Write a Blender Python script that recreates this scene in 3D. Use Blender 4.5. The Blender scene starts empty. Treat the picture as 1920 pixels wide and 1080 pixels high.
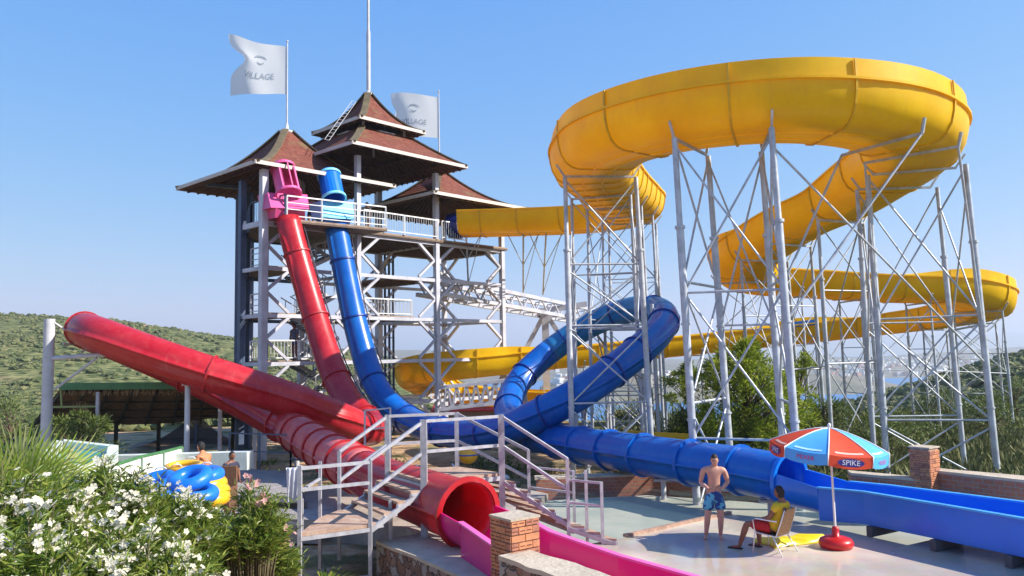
import bpy, bmesh, math, random
from mathutils import Vector, Matrix, noise
random.seed(7)
R = math.radians
C = bpy.context.scene.collection
SC = bpy.context.scene
# ------------------------------------------------------------------ camera
EYE = Vector((0.0, 0.0, 3.8)); FPX = 1500.0
PITCH = math.atan(125.0/FPX); ROLL = 0.018
cp, sp = math.cos(PITCH), math.sin(PITCH); cr, sr = math.cos(ROLL), math.sin(ROLL)
FW = Vector((0, cp, sp)); R0 = Vector((1, 0, 0)); U0 = Vector((0, -sp, cp))
RT = R0*cr - U0*sr; UP = U0*cr + R0*sr
cam = bpy.data.cameras.new('camera'); co = bpy.data.objects.new('camera', cam); C.objects.link(co)
co.matrix_world = Matrix(((RT.x, UP.x, -FW.x, EYE.x), (RT.y, UP.y, -FW.y, EYE.y), (RT.z, UP.z, -FW.z, EYE.z), (0, 0, 0, 1)))
cam.sensor_width = 36; cam.lens = FPX/1920*36; cam.clip_end = 30000; cam.clip_start = 0.1
SC.camera = co
# ------------------------------------------------------------------ light
SUN_EL, SUN_AZ = R(37), R(100)      # azimuth clockwise from +Y
sd = Vector((math.sin(SUN_AZ)*math.cos(SUN_EL), math.cos(SUN_AZ)*math.cos(SUN_EL), math.sin(SUN_EL)))
sun = bpy.data.lights.new('sun', 'SUN'); sun.energy = 5.0; sun.angle = R(0.5); sun.color = (1, 0.94, 0.85)
so = bpy.data.objects.new('sun', sun); C.objects.link(so)
so.rotation_euler = sd.to_track_quat('Z', 'Y').to_euler()
W = bpy.data.worlds.new('World'); SC.world = W; W.use_nodes = True
nt = W.node_tree; bg = nt.nodes['Background']; sky = nt.nodes.new('ShaderNodeTexSky')
sky.sky_type = 'NISHITA'; sky.sun_disc = False; sky.sun_elevation = SUN_EL; sky.sun_rotation = SUN_AZ
sky.air_density = 1.0; sky.dust_density = 0.2; sky.ozone_density = 4.5; sky.altitude = 60
ss_ = nt.nodes.new('ShaderNodeSeparateColor'); cc_ = nt.nodes.new('ShaderNodeCombineColor'); nt.links.new(sky.outputs[0], ss_.inputs[0])
for i_, (pw, sc0) in enumerate(((1.02, .90), (.55, 1.80), (.12, 4.9))):      # colour balance of the daylight sky
    a_ = nt.nodes.new('ShaderNodeMath'); a_.operation = 'POWER'; a_.inputs[1].default_value = pw; b_ = nt.nodes.new('ShaderNodeMath'); b_.operation = 'MULTIPLY'; b_.inputs[1].default_value = sc0
    nt.links.new(ss_.outputs[i_], a_.inputs[0]); nt.links.new(a_.outputs[0], b_.inputs[0]); nt.links.new(b_.outputs[0], cc_.inputs[i_])
nt.links.new(cc_.outputs[0], bg.inputs[0]); bg.inputs[1].default_value = 0.091
SC.view_settings.view_transform = 'Standard'; SC.view_settings.look = 'None'; SC.view_settings.exposure = 0.80
SC.cycles.max_bounces = 6; SC.cycles.transparent_max_bounces = 12; SC.cycles.caustics_reflective = False; SC.cycles.caustics_refractive = False

def P(px, py, d):
    """world point seen at pixel (1920x1080) at world depth y=d"""
    v = FW + RT*((px-960)/FPX) - UP*((py-540)/FPX)
    return EYE + v*(d/v.y)
def G(px, py, z=0.0):
    v = FW + RT*((px-960)/FPX) - UP*((py-540)/FPX)
    return EYE + v*((z-EYE.z)/v.z)
def Q(px, d, h):
    """point at depth d and height h over the eye whose image column is px"""
    k = (px-960)/FPX
    # RT.v = k FW.v ; v=(X,d,h)
    X = (k*(FW.y*d+FW.z*h) - RT.y*d - RT.z*h)/(RT.x - k*FW.x)
    return EYE + Vector((X, d, h))
V = Vector
# ------------------------------------------------------------------ materials
MT = {}
def mat(name, col, rough=0.5, metal=0.0, var=0.12, scale=3.0, coat=0.0, bump=0.0, bscale=20.0, col2=None, spec=0.5, trans=0.0, streak=0.0, scol=(.45, .42, .38)):
    if name in MT: return MT[name]
    m = bpy.data.materials.new(name); m.use_nodes = True; n = m.node_tree; b = n.nodes['Principled BSDF']
    tc = n.nodes.new('ShaderNodeTexCoord'); nz = n.nodes.new('ShaderNodeTexNoise'); nz.inputs['Scale'].default_value = scale; nz.inputs['Detail'].default_value = 6
    nz.inputs['Roughness'].default_value = 0.65
    n.links.new(tc.outputs['Object'], nz.inputs['Vector'])
    rp = n.nodes.new('ShaderNodeMix'); rp.data_type = 'RGBA'
    c2 = col2 or tuple(min(1, c*(1+var)+0.01*var) for c in col); c1 = col if col2 else tuple(c*(1-var) for c in col)
    rp.inputs['A'].default_value = (*c1, 1); rp.inputs['B'].default_value = (*c2, 1)
    mr = n.nodes.new('ShaderNodeMapRange'); mr.inputs[1].default_value = 0.35; mr.inputs[2].default_value = 0.68
    n.links.new(nz.outputs[0], mr.inputs[0]); n.links.new(mr.outputs[0], rp.inputs['Factor']); n.links.new(rp.outputs['Result'], b.inputs['Base Color'])
    if streak:
        mp = n.nodes.new('ShaderNodeMapping'); mp.inputs['Scale'].default_value = (5, 5, .7); s1_ = n.nodes.new('ShaderNodeTexNoise'); s1_.inputs['Scale'].default_value = 1.3; s1_.inputs['Detail'].default_value = 7; s1_.inputs['Roughness'].default_value = .7
        n.links.new(tc.outputs['Object'], mp.inputs['Vector']); n.links.new(mp.outputs[0], s1_.inputs['Vector']); sr_ = n.nodes.new('ShaderNodeMapRange'); sr_.inputs[1].default_value = .52; sr_.inputs[2].default_value = .75; sr_.inputs[4].default_value = streak; n.links.new(s1_.outputs[0], sr_.inputs[0])
        sm_ = n.nodes.new('ShaderNodeMix'); sm_.data_type = 'RGBA'; sm_.inputs['B'].default_value = (*scol, 1); n.links.new(rp.outputs['Result'], sm_.inputs['A']); n.links.new(sr_.outputs[0], sm_.inputs['Factor']); n.links.new(sm_.outputs['Result'], b.inputs['Base Color'])
    b.inputs['Metallic'].default_value = metal; b.inputs['Coat Weight'].default_value = coat; b.inputs['Coat Roughness'].default_value = 0.12
    b.inputs['Specular IOR Level'].default_value = spec
    r2 = n.nodes.new('ShaderNodeMapRange'); r2.inputs[3].default_value = max(0.02, rough-0.08); r2.inputs[4].default_value = min(1, rough+0.1)
    n.links.new(nz.outputs[0], r2.inputs[0]); n.links.new(r2.outputs[0], b.inputs['Roughness'])
    if bump:
        bn = n.nodes.new('ShaderNodeTexNoise'); bn.inputs['Scale'].default_value = bscale; bn.inputs['Detail'].default_value = 5
        n.links.new(tc.outputs['Object'], bn.inputs['Vector']); bp = n.nodes.new('ShaderNodeBump'); bp.inputs['Strength'].default_value = bump; bp.inputs['Distance'].default_value = 0.05
        n.links.new(bn.outputs[0], bp.inputs['Height']); n.links.new(bp.outputs[0], b.inputs['Normal'])
    if trans:
        t = n.nodes.new('ShaderNodeBsdfTranslucent'); n.links.new(rp.outputs['Result'], t.inputs[0]); mx = n.nodes.new('ShaderNodeMixShader'); mx.inputs[0].default_value = trans
        n.links.new(b.outputs[0], mx.inputs[1]); n.links.new(t.outputs[0], mx.inputs[2]); n.links.new(mx.outputs[0], n.nodes['Material Output'].inputs[0])
    MT[name] = m; return m
def leafmat(name, cols, rough=0.45, trans=0.35):
    m = bpy.data.materials.new(name); m.use_nodes = True; n = m.node_tree; b = n.nodes['Principled BSDF']; out = n.nodes['Material Output']
    g = n.nodes.new('ShaderNodeNewGeometry'); cr_ = n.nodes.new('ShaderNodeValToRGB')
    e = cr_.color_ramp.elements
    for i, c in enumerate(cols):
        p = i/(len(cols)-1)
        if i == 0: e[0].position = 0; e[0].color = (*c, 1)
        elif i == len(cols)-1: e[-1].position = 1; e[-1].color = (*c, 1)
        else: x = e.new(p); x.color = (*c, 1)
    n.links.new(g.outputs['Random Per Island'], cr_.inputs[0]); n.links.new(cr_.outputs[0], b.inputs['Base Color']); b.inputs['Roughness'].default_value = rough
    b.inputs['Specular IOR Level'].default_value = 0.3
    t = n.nodes.new('ShaderNodeBsdfTranslucent'); n.links.new(cr_.outputs[0], t.inputs[0]); mx = n.nodes.new('ShaderNodeMixShader'); mx.inputs[0].default_value = trans
    n.links.new(b.outputs[0], mx.inputs[1]); n.links.new(t.outputs[0], mx.inputs[2]); n.links.new(mx.outputs[0], out.inputs[0])
    MT[name] = m; return m
M_STEEL = mat('galvanised steel', (0.48, 0.51, 0.55), 0.45, 0.2, 0.25, 2.5, bump=0.05, streak=.55, scol=(.30, .24, .19))
M_STEEL2 = mat('painted steel light grey', (0.52, 0.52, 0.54), 0.5, 0.0, 0.15, 2.0)
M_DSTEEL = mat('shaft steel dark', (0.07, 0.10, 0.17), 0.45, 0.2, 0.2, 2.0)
M_RAIL = mat('painted rail steel', (0.42, 0.42, 0.45), 0.42, 0.1, 0.18, 6.0, streak=.4, scol=(.25, .17, .12))
M_RED = mat('red fibreglass', (0.56, 0.006, 0.014), 0.32, 0, 0.14, 1.6, coat=0.25, trans=0.3, streak=.30, scol=(.75, .22, .20), bump=0.04, bscale=3, col2=(0.64, 0.04, 0.05))
M_REDF = mat('faded red fibreglass', (0.62, 0.07, 0.07), 0.5, 0, 0.1, 2.2, coat=0.1, col2=(0.70, 0.22, 0.19), bump=.1, bscale=8)
M_BLUEPALE = mat('sunlit tint weathered blue fibreglass', (0.01, 0.24, 0.62), 0.35, 0, 0.1, 1.5, coat=0.3, trans=0.3, col2=(0.06, 0.38, 0.70))  # lighter copy of the blue: sun and sky reflection in the colour, plus weathering
M_BLUE = mat('blue fibreglass', (0.001, 0.12, 0.56), 0.32, 0, 0.1, 1.4, coat=0.3, trans=0.25, streak=.28, scol=(.10, .30, .66), bump=0.04, bscale=3, col2=(0.003, 0.18, 0.66))
M_BLUE2 = mat('bright blue fibreglass', (0.002, 0.17, 0.72), 0.35, 0, 0.1, 1.2, coat=0.3, trans=0.15, col2=(0.002, 0.20, 0.80))
M_LBLUE = mat('pale blue fibreglass', (0.20, 0.62, 0.80), 0.4, 0, 0.08, 2)
M_PINK = mat('pink fibreglass', (0.72, 0.10, 0.30), 0.4, 0, 0.08, 2)
M_MAG = mat('magenta fibreglass', (0.72, 0.008, 0.20), 0.35, 0, 0.08, 1.5, coat=0.3)
M_MAGRIM = mat('magenta rim', (0.80, 0.14, 0.42), 0.4, 0, 0.06, 2)
M_YEL = mat('yellow fibreglass', (0.90, 0.55, 0.002), 0.42, 0, 0.1, 0.9, coat=0.05, trans=0.30, streak=.30, scol=(.60, .36, .08), bump=0.05, bscale=2, spec=.35, col2=(0.96, 0.65, 0.004))
M_YELR = mat('yellow joint', (0.74, 0.42, 0.006), 0.45, 0, 0.15, 3)
M_SEAMR = mat('red seam', (0.42, 0.012, 0.02), 0.45, 0, 0.15, 3)
M_SEAMB = mat('blue seam', (0.004, 0.04, 0.26), 0.4, 0, 0.15, 3)
M_WHITE = mat('white paint', (0.78, 0.78, 0.76), 0.5, 0, 0.05, 3)
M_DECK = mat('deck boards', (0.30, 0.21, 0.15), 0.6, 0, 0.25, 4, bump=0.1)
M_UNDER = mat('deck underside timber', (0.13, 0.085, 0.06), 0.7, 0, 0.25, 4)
# ------------------------------------------------------------------ mesh builder
ORG = {}
class MB:
    def __init__(s): s.v = []; s.f = []; s.m = []; s.sm = []
    def add(s, vs, fs, mi=0, smooth=False):
        o = len(s.v); s.v += [V(x) for x in vs]; s.f += [tuple(i+o for i in f) for f in fs]; s.m += [mi]*len(fs); s.sm += [smooth]*len(fs); return s
    def box(s, c, sx, sy, sz, ax=None, mi=0):
        c = V(c); a = ax or (V((1, 0, 0)), V((0, 1, 0)), V((0, 0, 1)))
        vs = [c + a[0]*(i*sx/2) + a[1]*(j*sy/2) + a[2]*(k*sz/2) for i in (-1, 1) for j in (-1, 1) for k in (-1, 1)]
        return s.add(vs, [(0, 1, 3, 2), (4, 6, 7, 5), (0, 4, 5, 1), (2, 3, 7, 6), (0, 2, 6, 4), (1, 5, 7, 3)], mi)
    def beam(s, p, q, w, h=None, mi=0):
        p, q = V(p), V(q); d = (q-p); L = d.length
        if L < 1e-6: return s
        d.normalize(); u = V((0, 0, 1)) if abs(d.z) < 0.95 else V((1, 0, 0)); a = d.cross(u).normalized(); b = a.cross(d)
        return s.box((p+q)/2, L, w, h or w, (d, a, b), mi)
    def rod(s, p, q, r, n=8, r2=None, mi=0, cap=True):
        p, q = V(p), V(q); d = q-p
        if d.length < 1e-6: return s
        d.normalize(); u = V((0, 0, 1)) if abs(d.z) < 0.95 else V((1, 0, 0)); a = d.cross(u).normalized(); b = a.cross(d); r2 = r if r2 is None else r2
        vs = [c + (a*math.cos(2*math.pi*i/n) + b*math.sin(2*math.pi*i/n))*rr for c, rr in ((p, r), (q, r2)) for i in range(n)]
        s.add(vs, [(i, (i+1) % n, n+(i+1) % n, n+i) for i in range(n)], mi, True)
        if cap: s.add(vs[:n], [tuple(range(n))[::-1]], mi); s.add(vs[n:], [tuple(range(n))], mi)
        return s
    def pipe(s, pts, r, n=8, mi=0):
        pts = [V(p) for p in pts]; rings = []
        for i, p in enumerate(pts):
            d = (pts[min(i+1, len(pts)-1)]-pts[max(i-1, 0)]).normalized(); u = V((0, 0, 1)) if abs(d.z) < 0.95 else V((1, 0, 0)); a = d.cross(u).normalized(); b = a.cross(d)
            rr = r[i] if isinstance(r, (list, tuple)) else r
            rings.append([p + (a*math.cos(2*math.pi*k/n) + b*math.sin(2*math.pi*k/n))*rr for k in range(n)])
        vs = [x for rg in rings for x in rg]; fs = []
        for i in range(len(pts)-1):
            for k in range(n): fs.append((i*n+k, i*n+(k+1) % n, (i+1)*n+(k+1) % n, (i+1)*n+k))
        fs.append(tuple(range(n))[::-1]); fs.append(tuple(range((len(pts)-1)*n, len(pts)*n)))
        return s.add(vs, fs, mi, True)
    def lathe(s, c, prof, n=24, ax=None, mi=0, smooth=True):
        c = V(c); a = ax or (V((1, 0, 0)), V((0, 1, 0)), V((0, 0, 1)))
        vs = [c + (a[0]*math.cos(2*math.pi*k/n)+a[1]*math.sin(2*math.pi*k/n))*r + a[2]*z for r, z in prof for k in range(n)]
        fs = [(i*n+k, i*n+(k+1) % n, (i+1)*n+(k+1) % n, (i+1)*n+k) for i in range(len(prof)-1) for k in range(n)]
        return s.add(vs, fs, mi, smooth)
    def prism(s, poly, z0, z1, mi=0):
        """poly = list of (x,y); z0/z1 numbers"""
        n = len(poly); vs = [V((p[0], p[1], z0)) for p in poly]+[V((p[0], p[1], z1)) for p in poly]
        return s.add(vs, [tuple(range(n))[::-1], tuple(range(n, 2*n))]+[(i, (i+1) % n, n+(i+1) % n, n+i) for i in range(n)], mi)
    def ell(s, c, rx, ry, rz, n=12, m=8, mi=0, rot=None):
        c = V(c); vs = []; fs = []
        for j in range(m+1):
            t = math.pi*j/m
            for k in range(n):
                x = V((rx*math.sin(t)*math.cos(2*math.pi*k/n), ry*math.sin(t)*math.sin(2*math.pi*k/n), rz*math.cos(t)))
                if rot: x = rot @ x
                vs.append(c+x)
        for j in range(m):
            for k in range(n): fs.append((j*n+k, (j+1)*n+k, (j+1)*n+(k+1) % n, j*n+(k+1) % n))
        return s.add(vs, fs, mi, True)
    def build(s, name, mats, parent=None, loc=None, **kw):
        if kw.pop('split', None):
            # one object per piece
            n = len(s.v); par = list(range(n))
            def fd(i):
                while par[i] != i: par[i] = par[par[i]]; i = par[i]
                return i
            for f in s.f:
                for i in f[1:]: par[fd(i)] = fd(f[0])
            gr = {}
            for k, f in enumerate(s.f): gr.setdefault(fd(f[0]), []).append(k)
            o = None
            for ks in gr.values():
                idx = sorted({i for k in ks for i in s.f[k]}); mp = {i: j for j, i in enumerate(idx)}; q = MB(); q.v = [s.v[i] for i in idx]; q.f = [tuple(mp[i] for i in s.f[k]) for k in ks]; q.m = [s.m[k] for k in ks]; q.sm = [s.sm[k] for k in ks]
                o = q.build(name, mats, parent, loc, **kw)
            return o
        if not isinstance(mats, (list, tuple)): mats = [mats]
        if parent is not None: o0 = ORG[parent.name]
        elif loc is not None: o0 = V(loc)
        elif s.v:
            xs = [v.x for v in s.v]; ys = [v.y for v in s.v]; o0 = V(((min(xs)+max(xs))/2, (min(ys)+max(ys))/2, min(v.z for v in s.v)))
        else: o0 = V((0, 0, 0))
        me = bpy.data.meshes.new(name); me.from_pydata([tuple(v-o0) for v in s.v], [], s.f)
        for m in mats: me.materials.append(m)
        if s.f:
            me.polygons.foreach_set('material_index', s.m); me.polygons.foreach_set('use_smooth', s.sm)
        me.validate(); me.update()
        if kw.get('auto') and s.f: me.set_sharp_from_angle(angle=R(32))
        bm = bmesh.new(); bm.from_mesh(me)
        if len(s.f) < 60000 and not kw.get('raw'):
            bmesh.ops.recalc_face_normals(bm, faces=bm.faces); bm.to_mesh(me)
        bm.free()
        o = bpy.data.objects.new(name, me); C.objects.link(o); ORG[o.name] = o0
        if parent is not None: o.parent = parent
        else: o.location = o0
        for k in ('label', 'category', 'group', 'kind'):
            if kw.get(k): o[k] = kw[k]
        return o
def thing(name, label, cat, loc, group=None):
    o = bpy.data.objects.new(name, None); C.objects.link(o); o.location = V(loc); ORG[o.name] = V(loc); o.empty_display_size = 0.3
    o['label'] = label; o['category'] = cat
    if group: o['group'] = group
    return o
def struct(mb, name, mats, **k): return mb.build(name, mats, None, kind='structure', **k)
def catmull(cps, n=10):
    """cps: list of tuples (any numeric length) -> dense list; also returns param index"""
    out = []; N = len(cps)
    for i in range(N-1):
        p0 = cps[max(i-1, 0)]; p1 = cps[i]; p2 = cps[i+1]; p3 = cps[min(i+2, N-1)]
        for j in range(n):
            t = j/n
            out.append(tuple(0.5*((2*b)+(-a+c)*t+(2*a-5*b+4*c-d)*t*t+(-a+3*b-3*c+d)*t**3) for a, b, c, d in zip(p0, p1, p2, p3)))
    out.append(tuple(cps[-1])); return out
def resample(pts, step):
    L = [0]
    for a, b in zip(pts, pts[1:]): L.append(L[-1]+(V(b[:3])-V(a[:3])).length)
    n = max(2, int(L[-1]/step)); out = []; j = 0
    for i in range(n+1):
        s_ = L[-1]*i/n
        while j < len(L)-2 and L[j+1] < s_: j += 1
        t = (s_-L[j])/max(1e-9, L[j+1]-L[j]); out.append(tuple(a+(b-a)*t for a, b in zip(pts[j], pts[j+1])))
    return out
# ------------------------------------------------------------------ terrain
def sm(a, b, x):
    t = min(1, max(0, (x-a)/(b-a))); return t*t*(3-2*t)
def interp(x, pts):
    if x <= pts[0][0]: return pts[0][1]
    for (a, b), (c, d) in zip(pts, pts[1:]):
        if x <= c: return b+(d-b)*(x-a)/(c-a)
    return pts[-1][1]
def T(x, y):
    r = math.hypot(x, y)
    u = x/max(y, 1.0) if y > 0 else (3 if x > 0 else -3)
    base = -0.55
    # bank in the foreground under the shrubs
    if y < 16:
        fg = sm(15.0, 9.0, y)*1.75
        fg *= sm(0.4, -1.6, x) if y > 7 else 1.0
        base += fg
    if x > 0.5 and y < 9.0: base = max(base, -0.55)
    nz = noise.noise(V((x*0.02, y*0.02, 3)))*2 + noise.noise(V((x*0.07, y*0.07, 9)))*0.7
    z = base
    if r > 52 and y > -40:
        crest = interp(u, [(-1.0, 24), (-0.64, 21.5), (-0.5, 19.5), (-0.33, 12.3), (-0.2, 6), (-0.12, 0.5), (-0.05, -12), (0.05, -30), (0.15, -50), (0.4, -66), (0.7, -75)])
        mid = interp(u, [(-0.6, -3.4), (-0.3, -3.6), (-0.1, -5), (0.1, -15), (0.25, -14.0), (0.36, -10.0), (0.49, -5.0), (0.62, 0.6), (0.8, 5.0), (1.2, 5)])
        a = sm(52, 95, r) if u < 0.2 else sm(52, 120, r)
        dip = 0 if u < 0.2 else -5*math.exp(-((r-80)/22.0)**2)
        z = base*(1-a) + mid*a + dip
        b = sm(100 if u < 0.1 else 165, 360 if u < 0.1 else 420, r)
        z = z*(1-b) + crest*b
        c = sm(420, 800, r); z = z*(1-c) + (-75)*c
        z += nz*sm(60, 120, r)*(1.0 if r < 500 else 0)
    return z
vs, fs = [], []
angs = [R(-180+2.5*i) for i in range(26)] + [R(-115+(230/260)*i) for i in range(260)] + [R(115+2.5*i) for i in range(26)]
radii = [0.6*1.062**i for i in range(124)]
radii = [r for r in radii if r < 900]
for r in radii:
    for a in angs:
        x, y = r*math.sin(a), r*math.cos(a); vs.append((x, y, T(x, y)))
na = len(angs)
for i in range(len(radii)-1):
    for k in range(na):
        fs.append((i*na+k, (i+1)*na+k, (i+1)*na+(k+1) % na, i*na+(k+1) % na))
fs.append(tuple(range(na)))
mg = bpy.data.materials.new('scrubby ground'); mg.use_nodes = True; n = mg.node_tree; b_ = n.nodes['Principled BSDF']; b_.inputs['Roughness'].default_value = 0.95; b_.inputs['Specular IOR Level'].default_value = 0.1
tc = n.nodes.new('ShaderNodeTexCoord')
def tex(sc, det=6, kind='ShaderNodeTexNoise'):
    t = n.nodes.new(kind); t.inputs['Scale'].default_value = sc
    if kind == 'ShaderNodeTexNoise': t.inputs['Detail'].default_value = det
    n.links.new(tc.outputs['Object'], t.inputs['Vector']); return t
def ramp(src, a, b, out='Fac'):
    m = n.nodes.new('ShaderNodeMapRange'); m.inputs[1].default_value = a; m.inputs[2].default_value = b; n.links.new(src, m.inputs[0]); return m.outputs[0]
def mixc(f, a, b):
    m = n.nodes.new('ShaderNodeMix'); m.data_type = 'RGBA'; n.links.new(f, m.inputs['Factor'])
    for k, c in (('A', a), ('B', b)):
        if isinstance(c, tuple): m.inputs[k].default_value = (*c, 1)
        else: n.links.new(c, m.inputs[k])
    return m.outputs['Result']
t1 = tex(0.045, 8); t2 = tex(0.35, 8); t3 = tex(3.0, 6); vo = tex(0.55, kind='ShaderNodeTexVoronoi')
soil = mixc(ramp(t3.outputs[0], 0.3, 0.7), (0.36, 0.20, 0.10), (0.52, 0.36, 0.22))
grass = mixc(ramp(t2.outputs[0], 0.35, 0.65), (0.12, 0.14, 0.045), (0.26, 0.24, 0.10))
bush = mixc(ramp(vo.outputs['Distance'], 0.25, 0.75), (0.045, 0.065, 0.02), grass)
far = mixc(ramp(t1.outputs[0], 0.62, 0.74), bush, soil)
# distance from the site: bare earth near, scrub beyond
ln = n.nodes.new('ShaderNodeVectorMath'); ln.operation = 'LENGTH'; n.links.new(tc.outputs['Object'], ln.inputs[0])
sx_ = n.nodes.new('ShaderNodeSeparateXYZ'); n.links.new(tc.outputs['Object'], sx_.inputs[0])
mx_ = n.nodes.new('ShaderNodeMath'); mx_.operation = 'MAXIMUM'; n.links.new(ramp(ln.outputs['Value'], 62, 76), mx_.inputs[0]); n.links.new(ramp(sx_.outputs[0], 0.5, 5), mx_.inputs[1])
t4 = tex(0.5, 5); mw_ = n.nodes.new('ShaderNodeMath'); mw_.operation = 'MULTIPLY'; mw_.inputs[1].default_value = .8; n.links.new(ramp(t4.outputs[0], .50, .58), mw_.inputs[0])
mz_ = n.nodes.new('ShaderNodeMath'); mz_.operation = 'MAXIMUM'; n.links.new(mx_.outputs[0], mz_.inputs[0]); n.links.new(mw_.outputs[0], mz_.inputs[1]); near = mz_.outputs[0]
fin = mixc(near, soil, far); n.links.new(fin, b_.inputs['Base Color'])
bp = n.nodes.new('ShaderNodeBump'); bp.inputs['Strength'].default_value = 0.6; bp.inputs['Distance'].default_value = 0.3; n.links.new(t3.outputs[0], bp.inputs['Height']); n.links.new(bp.outputs[0], b_.inputs['Normal'])
struct(MB().add(vs, fs, 0, True), 'ground', mg, loc=(0, 0, 0))
# ------------------------------------------------------------------ sea
msea = mat('sea water', (0.03, 0.16, 0.36), 0.45, 0, 0.2, 0.01, bump=0.4, bscale=0.6, spec=.25)
struct(MB().add([(-14000, 250, -60), (14000, 250, -60), (14000, 14000, -60), (-14000, 14000, -60)], [(0, 1, 2, 3)]), 'sea', msea, loc=(0, 0, -60))
# ------------------------------------------------------------------ land across the bay
def ridge(name, x0, x1, y0, depth, prof, m, seed, nx=120, ny=14, rough=6):
    mb = MB(); vs, fs = [], []
    for j in range(ny+1):
        t = j/ny
        for i in range(nx+1):
            s = i/nx; x = x0+(x1-x0)*s; y = y0+depth*t + noise.noise(V((s*8, seed, 0)))*depth*0.12*(1-t)
            hh = interp(s, prof)
            z = -62 + (hh+62)*math.sin(math.pi*min(1, t*1.15)*0.5 if t < 0.87 else math.pi*0.5)*(1 if t < 0.87 else (1-(t-0.87)/0.13*0.6))
            z += noise.noise(V((x*0.004, y*0.004, seed)))*rough*math.sin(math.pi*t)*2 + noise.noise(V((x*0.015, y*0.015, seed)))*rough*0.6*math.sin(math.pi*t)
            vs.append((x, y, z))
    for j in range(ny):
        for i in range(nx): k = j*(nx+1)+i; fs.append((k, k+1, k+nx+2, k+nx+1))
    mb.add(vs, fs, 0, True); return struct(mb, name, m, loc=(0, y0, -62))
mhill = mat('far hillside', (0.10, 0.105, 0.055), 0.95, 0, 0.3, 0.006, col2=(0.25, 0.20, 0.13), spec=0.1)
# headland across the bay (px 1080..1700), the teal ridge behind the tower, the mountains
ridge('hills', -900, 250, 1900, 900, [(0, 22), (0.3, 28), (0.6, 24), (0.8, 5), (1, -30)], mhill, 1)
ridge('hills', 40, 330, 1000, 260, [(0, -45), (0.15, -30), (0.5, -24), (0.8, -40), (1, -62)], mhill, 2, rough=2)
ridge('hills', 380, 640, 1120, 260, [(0, -62), (0.2, -46), (0.45, -37), (0.7, -42), (1, -62)], mhill, 3, rough=2)
ridge('hills', 200, 2400, 1650, 1500, [(0, -20), (0.2, -24), (0.35, -20), (0.5, -26), (0.62, -16), (0.75, 0), (0.85, 4), (1, -20)], mhill, 4, rough=4)
ridge('mountains', -2500, 7500, 7600, 2200, [(0, 30), (0.15, 60), (0.35, 90), (0.5, 150), (0.62, 120), (0.75, 165), (0.9, 110), (1, 90)], mhill, 5, rough=25)
# far-off towns: hundreds of pale houses, too many and too small to tell apart
def town(spots, nm, seed):
    rnd = random.Random(seed); mb = MB()
    for (x0, x1, y0, y1, z0, z1, cnt) in spots:
        for _ in range(cnt):
            x = rnd.uniform(x0, x1); t = rnd.random()**1.3; y = y0+(y1-y0)*t; z = z0+(z1-z0)*t; s = rnd.uniform(6, 13)
            a = rnd.uniform(0, 3); mb.box((x, y, z), s, s*rnd.uniform(0.7, 1.4), rnd.uniform(8, 13), (V((math.cos(a), math.sin(a), 0)), V((-math.sin(a), math.cos(a), 0)), V((0, 0, 1))), 0 if rnd.random() < 0.8 else 1)
    mb.build(nm, [mat('town walls', (0.72, 0.70, 0.66), 0.8), mat('town roofs', (0.40, 0.20, 0.13), 0.8)], None, label='far-off hillside town of tiny pale houses across the bay', category='town', kind='stuff')
town([(60, 300, 1060, 1220, -56, -30, 220), (700, 1500, 1750, 2500, -56, -28, 420), (-500, 200, 2000, 2500, -40, 0, 60)], 'far_town', 5)
# ------------------------------------------------------------------ scrub on the slopes (uncountable)
def blob(mb, c, r, rnd, mi=0):
    n_, m_ = 7, 4; vs = []; fs = []
    for j in range(m_+1):
        t = math.pi*0.62*j/m_
        for k in range(n_):
            rr = r*(1+rnd.uniform(-0.3, 0.3)); a = 2*math.pi*(k+0.5*(j % 2))/n_
            vs.append((c[0]+rr*math.sin(t)*math.cos(a), c[1]+rr*math.sin(t)*math.sin(a), c[2]+rr*0.75*math.cos(t)))
    for j in range(m_):
        for k in range(n_): fs.append((j*n_+k, (j+1)*n_+k, (j+1)*n_+(k+1) % n_, j*n_+(k+1) % n_))
    mb.add(vs, fs, mi)
mscr = leafmat('scrub foliage', [(0.06, 0.075, 0.028), (0.10, 0.12, 0.042), (0.15, 0.165, 0.06), (0.21, 0.20, 0.09)], 0.8, 0.15)
rnd = random.Random(3)
def lf_(mb, p, d, L, w):
    d = d.normalized(); s = d.cross(V((rnd.uniform(-1, 1), rnd.uniform(-1, 1), .5))).normalized(); o = len(mb.v); mb.v += [p, p+d*L*.5+s*w/2, p+d*L*.5-s*w/2, p+d*L]; mb.f.append((o, o+1, o+3, o+2)); mb.m.append(0); mb.sm.append(False)
def scrub(nm, lab, cnt, u0, u1, r0, r1, s0, s1, leafy=0):
    mb = MB(); k = 0
    while k < cnt:
        u = rnd.uniform(u0, u1); r = math.sqrt(rnd.uniform(r0*r0, r1*r1)); a = math.atan(u); x, y = r*math.sin(a), r*math.cos(a)
        if noise.noise(V((x*0.03, y*0.03, 20))) < rnd.uniform(-0.45, 0.25): continue
        s = rnd.uniform(s0, s1); z = T(x, y)
        if leafy:
            for q in range(leafy):
                dd = V((rnd.gauss(0, 1), rnd.gauss(0, 1), abs(rnd.gauss(0, .8)))).normalized()*s*rnd.random()**.4; lf_(mb, V((x, y, z+s*.15))+dd, dd+V((0, 0, .4*s)), rnd.uniform(.18, .4), rnd.uniform(.05, .10))
            k += 1; continue
        for q in range(4): blob(mb, (x+rnd.uniform(-.7, .7)*s, y+rnd.uniform(-.7, .7)*s, z+s*rnd.uniform(0, .3)), s*rnd.uniform(0.4, 0.8), rnd)
        k += 1
    mb.build(nm, mscr, None, loc=(0, (r0+r1)/2, 0), label=lab, category='scrub', kind='stuff', raw=1)
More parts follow.
